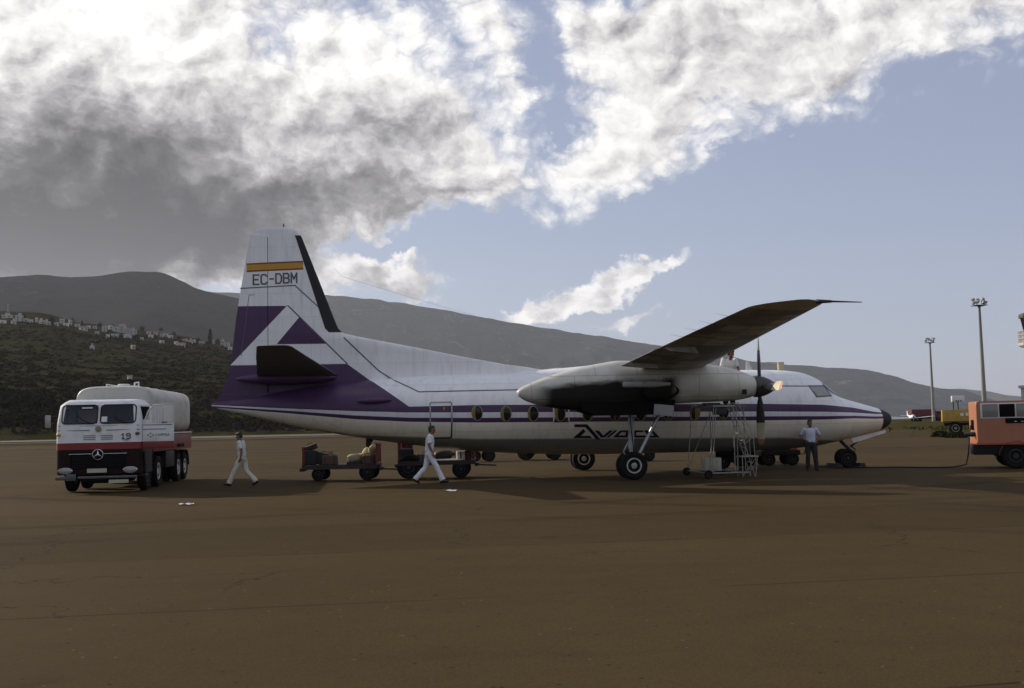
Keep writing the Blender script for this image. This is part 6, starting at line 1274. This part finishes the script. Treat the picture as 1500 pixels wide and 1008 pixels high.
# ------------------------------------------------------------------ village on the slope
def house_label(i, st, colr, roofs, w, room, px):
    size = 'tiny' if w <= 5 else ('small' if w <= 7 else ('wide' if w < 11 else 'very wide'))
    where = 'among the highest village houses' if px < 60 else ('halfway along the village row' if px < 145 else ('in the dense village cluster' if px < 205 else ('in the loose group past the cluster' if px < 262 else 'among the lowest village houses')))
    return f"{size} {['', 'one', 'two', 'three'][st]}-storey {colr} house, {'tiled roof' if roofs else ('flat roof with rooftop room' if room else 'flat roof')}, {where}"
def houses():
    wm = [mat('lime_white', (.38, .37, .335), .9, 0, .08, .2), mat('lime_cream', (.60, .57, .48), .9, 0, .1, .2), mat('lime_grey', (.45, .45, .43), .9, 0, .1, .2)]; tile = mat('roof_tile', (.20, .09, .05), .9, 0, .2, .5); flat = mat('flat_roof', (.48, .47, .44), .9, 0, .1, .2); dk = mat('dark_opening', (.03, .03, .035), .5)
    # px, py, width in px, storeys, kind
    L = [(11, 466, 15, 1, 0), (4, 474, 10, 1, 1), (28, 470.5, 10, 2, 0), (20, 475, 8, 1, 0), (38, 471.5, 8, 1, 0), (45, 473, 6, 1, 2), (12, 452.5, 3, 3, 0), (54, 474, 4, 2, 0), (62, 474.5, 9, 1, 0), (70, 476, 7, 1, 0), (83, 477, 6, 1, 0), (91, 475, 8, 2, 0), (97, 478, 7, 1, 1), (103, 476.5, 5, 2, 0), (113, 479, 8, 1, 0), (122, 484, 12, 1, 0), (130, 481.5, 6, 1, 1), (139, 482, 6, 1, 0),
         (142, 490, 6, 1, 0), (153, 485.5, 8, 2, 0), (162, 484.5, 7, 2, 0), (170, 486.5, 9, 2, 0), (180, 487.5, 10, 3, 0), (189, 489.5, 9, 2, 0), (196, 491, 8, 2, 0), (169, 494, 12, 1, 0), (187, 495.5, 11, 1, 2), (158, 495, 5, 1, 1), (208, 499, 5, 1, 0), (218, 490, 7, 1, 0), (228, 491, 6, 1, 0), (221, 495, 8, 1, 1), (237, 493.5, 6, 1, 0), (243, 493, 7, 1, 0), (250, 495.5, 7, 1, 0), (237, 503.5, 7, 1, 0), (258, 505, 6, 1, 2), (265, 508.5, 14, 1, 0), (271, 501, 7, 1, 0), (279, 503, 8, 1, 0), (284, 502, 5, 1, 1), (296, 504.5, 9, 1, 0), (312, 505, 4, 2, 0), (326, 506, 7, 2, 0), (333, 509, 8, 2, 0), (337, 512.5, 7, 1, 1), (195, 511, 6, 1, 0), (135, 512.5, 7, 1, 2), (190, 559, 7, 1, 2)]
    for i, (px, py, w, st, kd) in enumerate(L):
        P = None; yy = py
        for _ in range(14):
            P = ray_hill(px, yy)
            if P: break
            yy += 2
        if not P: continue
        rnd = random.Random(i); D = P.length; W_ = .86 * w * D / F_PX; dep = W_ * rnd.uniform(.6, .9) if w > 4 else W_; Hh = 2.3 * st + .5
        colr = ['white', 'cream', 'grey'][kd]; roofs = rnd.random() < .3 and w > 5; hasroom = (not roofs) and rnd.random() < .5 and w > 6
        T = thing('house', house_label(i, st, colr, roofs, w, hasroom, px), 'house', (P.x, P.y, P.z - 1.0), rnd.uniform(-.5, .5) - math.atan2(P.x, P.y), 'houses of the hillside village')
        MB().box((0, 0, Hh / 2 + .2), (W_ * .92, dep, Hh + 1.6)).obj('wall', wm[kd], T, 0)
        if roofs: MB().prism([(-W_ / 2 - .3, -dep / 2 - .3, Hh + 1.0), (-W_ / 2 - .3, dep / 2 + .3, Hh + 1.0), (-W_ / 2 - .3, 0, Hh + 1.0 + dep * .22)], (W_ + .6, 0, 0)).obj('roof', tile, T, 0)
        else: MB().box((0, 0, Hh + 1.12), (W_ + .3, dep + .3, .24)).obj('roof', flat, T, 0)
        if hasroom: MB().box((W_ * rnd.uniform(-.2, .2), 0, Hh + 2.2), (W_ * .35, dep * .5, 2.0)).obj('roof_room', wm[0], T, 0)
        nw = max(1, int(W_ / 3.5))
        for s_ in range(st):
            for k in range(nw):
                MB().box((-W_ / 2 + W_ * (k + .5) / nw, -dep / 2 - .03, 1.9 + 2.3 * s_), (min(1.3, W_ / nw * .45), .12, 1.1)).obj('window' if (k or s_) else 'door', dk, T, 0)
houses()

# ------------------------------------------------------------------ vegetation
def leaf_cloud(rnd, n, shape, size):
    v, f = [], []
    for _ in range(n):
        c = shape(rnd); a, b = rnd.uniform(0, 6.28), rnd.uniform(-.9, .9); s_ = size * rnd.uniform(.6, 1.4)
        u = np.array([math.cos(a), math.sin(a), rnd.uniform(-.5, .5)]) * s_; w = np.array([-math.sin(a) * math.cos(b), math.cos(a) * math.cos(b), math.sin(b) + .6]) * s_
        o = len(v); c = np.array(c); v += [tuple(c - u - w * .5), tuple(c + u - w * .6), tuple(c + u * .3 + w)]; f.append((o, o + 1, o + 2))
    return v, f
def foliage_mat(name, c0, c1):
    m = bpy.data.materials.new(name); m.use_nodes = True; t = m.node_tree; t.nodes.clear(); q = NG(t)
    o = q.n('ShaderNodeOutputMaterial'); b = q.n('ShaderNodeBsdfPrincipled'); q.l(b.outputs[0], o.inputs[0]); p = q.n('ShaderNodeTexCoord').outputs['Object']
    q.l(q.mix(q.ss(q.noise(p, .35, 5), .35, .65), c0, c1), b.inputs['Base Color']); b.inputs['Roughness'].default_value = 1.0; b.inputs['Specular IOR Level'].default_value = 0.0
    return m
def tree_label(px, kd, h):
    where = 'beside the highest houses' if px < 60 else ('beside the houses halfway along the village row' if px < 145 else ('by the dense house cluster' if px < 205 else ('by the loose houses past the cluster' if px < 262 else 'by the lowest houses near the airplane fin')))
    return f"{'slender dark cypress' if kd == 'cypress' else ('low round dark tree' if h < 10 else 'round dark tree')} {where}"
def vegetation():
    rnd = random.Random(5); fm = foliage_mat('scrub_leaves', (.012, .016, .006), (.028, .030, .010)); fd = foliage_mat('dry_scrub', (.020, .020, .008), (.040, .035, .016)); rkm = mat('lava_rock', (.020, .017, .014), .95, 0, .3, .4, .6, 2, spec=0.0)
    # scrub over the slope
    protos = [leaf_cloud(random.Random(k), 46, lambda r: (lambda a, rr, z: (rr * math.cos(a), rr * math.sin(a), z))(r.uniform(0, 6.28), math.sqrt(r.random()) * 1.0, r.uniform(.0, .85) * (1 if r.random() < .7 else .6)), .32) for k in range(4)]
    for nm, m, cnt, seed in (('scrub', fm, 11000, 1), ('dry_scrub', fd, 8000, 2)):
        rs = np.random.RandomState(seed); V, Fs, o = [], [], 0
        a = np.radians(rs.uniform(-31, -3 if nm == 'scrub' else 0, cnt)); r = R0 + 30 + (1150 - R0) * rs.rand(cnt) ** 1.6; X_, Y_ = r * np.sin(a), r * np.cos(a); Z_ = hill_h(X_, Y_)
        keep = fbm(X_ / 60 + seed * 9, Y_ / 60, 4) > -.12
        for x, y, z, k, rr in zip(X_, Y_, Z_, keep, r):
            if not k: continue
            pv, pf = protos[rs.randint(4)]; s_ = rs.uniform(.4, 1.3) ** 1.2 * (1 if rr > 500 else .8); pv = np.array(pv) * np.array([s_ * rs.uniform(1, 1.7), s_, s_ * rs.uniform(.7, 1.2)]) + np.array([x, y, z - .1])
            V.append(pv); Fs.append(np.array(pf) + o); o += len(pv)
        V = np.concatenate(V); Fs = np.concatenate(Fs); stuff(raw(nm, V.tolist(), Fs.tolist(), m, smooth=False))
    # lava rocks along the foot of the slope
    rs = np.random.RandomState(8); V, Fs, o = [], [], 0
    base = MB().ball((0, 0, 0), 1, 6, 4); bv = np.array(base.v); bf = base.f
    for _ in range(4200):
        a = math.radians(rs.uniform(-30, -6)); r = rs.uniform(318, 470); x, y = r * math.sin(a), r * math.cos(a); z = float(hill_h(np.array(x), np.array(y))); s_ = rs.uniform(.25, .95) * (1 + .8 * (rs.rand() < .04))
        V.append(bv * (s_ * rs.uniform(.6, 1.4, 3)) * (1 + rs.uniform(-.25, .25, bv.shape)) + np.array([x, y, z])); Fs += [tuple(i + o for i in f) for f in bf]; o += len(bv)
    stuff(raw('lava_rocks', np.concatenate(V).tolist(), Fs, rkm, smooth=False))
    # grass tufts on the verge
    rs = np.random.RandomState(4); V, Fs, o = [], [], 0
    for _ in range(5200):
        x, y = rs.uniform(36, 75), rs.uniform(74, 150)
        if x < 36 + (y - 74) * .22 or abs(x / y - .42) > .13 or fbm(np.array(x / 6), np.array(y / 6), 3) < -.04: continue
        a = rs.uniform(0, 3.14); h = rs.uniform(.08, .35) * (1.8 if 80 < y < 96 and rs.rand() < .4 else 1); w = rs.uniform(.04, .14); V += [(x - w * math.cos(a), y - w * math.sin(a), -.03), (x + w * math.cos(a), y + w * math.sin(a), -.03), (x + rs.uniform(-.1, .1), y, h)]; Fs.append((o, o + 1, o + 2)); o += 3
    stuff(raw('verge_grass_tufts', V, Fs, foliage_mat('verge_blades', (.032, .036, .012), (.07, .06, .026)), smooth=False))
    # bushes in front of the tipper
    for i, (px, py, r) in enumerate(((1373, 640, .6), (1389, 641, .45), (1381, 638, .35), (1405, 641, .42))):
        p = ground(px, py); T = thing('bush', ('broadest green bush on the verge below the tipper tailboard', 'low green bush in front of the tipper rear wheel', 'smallest green bush on the verge between two larger bushes', 'low green bush under the middle of the yellow tipper')[i], 'bush', (p.x, p.y - .5, -.03), 0, 'bushes beside the tipper')
        v, f = leaf_cloud(random.Random(i + 20), 420, lambda q: (lambda a, b, d: (r * d * math.cos(a) * math.cos(b), r * d * math.sin(a) * math.cos(b), .05 + r * .75 * d * math.sin(b)))(q.uniform(0, 6.28), q.uniform(0, 1.5), q.random() ** .4), .10)
        raw('leaves', v, f, foliage_mat('bush_leaves', (.022, .028, .009), (.045, .05, .018)), T, False); MB().cyl((0, 0, 0), (.05, .02, r * .5), .05, .02, 6).obj('stem', mat('bark', (.06, .045, .03), .9, 0, .2, 5), T)
    # trees among the houses
    tl = [(308, 506, 26, 'cypress'), (236, 488, 10, 'round'), (208, 488, 12, 'round'), (146, 482, 11, 'round'), (76, 474, 11, 'round'), (34, 469, 10, 'round'), (106, 474, 9, 'round'), (255, 494, 9, 'round'), (290, 503, 10, 'round'), (319, 506, 11, 'round'), (165, 483, 9, 'round'), (200, 499, 10, 'round'), (262, 500, 9, 'round'), (120, 478, 10, 'cypress'), (176, 497, 8, 'round'), (228, 499, 9, 'round'), (52, 472, 9, 'cypress')]
    tm = foliage_mat('tree_leaves', (.022, .032, .014), (.05, .062, .024)); cache = {}
    for i, (px, py, hpx, kd) in enumerate(tl):
        P = None
        for k in range(14):
            P = ray_hill(px, py + 2 * k)
            if P: break
        if not P: continue
        H = hpx * P.length / F_PX * .9
        T = thing('tree', tree_label(px, kd, hpx), 'tree', (P.x, P.y, P.z - .3), rnd.uniform(0, 6), 'trees of the hillside village')
        T.scale = (H,) * 3
        if kd not in cache:
            if kd == 'cypress': shp = lambda q: (lambda a, z: (.13 * math.sin(math.pi * min(1, z * .92 + .08)) ** .7 * q.random() ** .4 * math.cos(a), .13 * math.sin(math.pi * min(1, z * .92 + .08)) ** .7 * q.random() ** .4 * math.sin(a), .08 + .92 * z))(q.uniform(0, 6.28), q.random())
            else: shp = lambda q: (lambda a, b, d, l: (l[0] + .27 * d * math.cos(a) * math.cos(b), l[1] + .27 * d * math.sin(a) * math.cos(b), l[2] + .24 * d * math.sin(b)))(q.uniform(0, 6.28), q.uniform(-1.5, 1.5), q.random() ** .4, q.choice([(0, 0, .62), (.2, .1, .55), (-.2, .05, .58), (.02, -.2, .66), (.05, .1, .78)]))
            v, f = leaf_cloud(random.Random(40), 700, shp, .035); me = bpy.data.meshes.new('crown'); me.from_pydata(v, [], f); me.materials.append(tm)
            tk = MB().tube([(0, 0, 0), (.01, 0, .25), (-.01, .01, .5), (0, 0, .7)], [.035, .028, .02, .008], 8).tube([(0, 0, .3), (.12, .05, .5)], [.016, .008], 6).tube([(0, 0, .34), (-.13, .03, .52)], [.016, .008], 6).obj('trunk', mat('bark', (.06,) * 3)); cache[kd] = (me, tk.data); bpy.data.objects.remove(tk)
        c_ = bpy.data.objects.new('crown', cache[kd][0]); col.objects.link(c_); c_.parent = T; k_ = bpy.data.objects.new('trunk', cache[kd][1]); col.objects.link(k_); k_.parent = T
vegetation()

# ------------------------------------------------------------------ air
def haze():
    m = bpy.data.materials.new('haze_air'); m.use_nodes = True; t = m.node_tree; t.nodes.clear(); q = NG(t)
    o = q.n('ShaderNodeOutputMaterial'); v = q.n('ShaderNodeVolumePrincipled'); v.inputs['Color'].default_value = (.86, .90, 1.0, 1); v.inputs['Density'].default_value = HAZE; v.inputs['Anisotropy'].default_value = 0.25
    q.l(v.outputs[0], o.inputs['Volume'])
    b = MB().box((0, 5300, 800), (23600, 13200, 1630)); stuff(b.obj('haze', m, None, 0))
HAZE = 3.0e-5
haze()
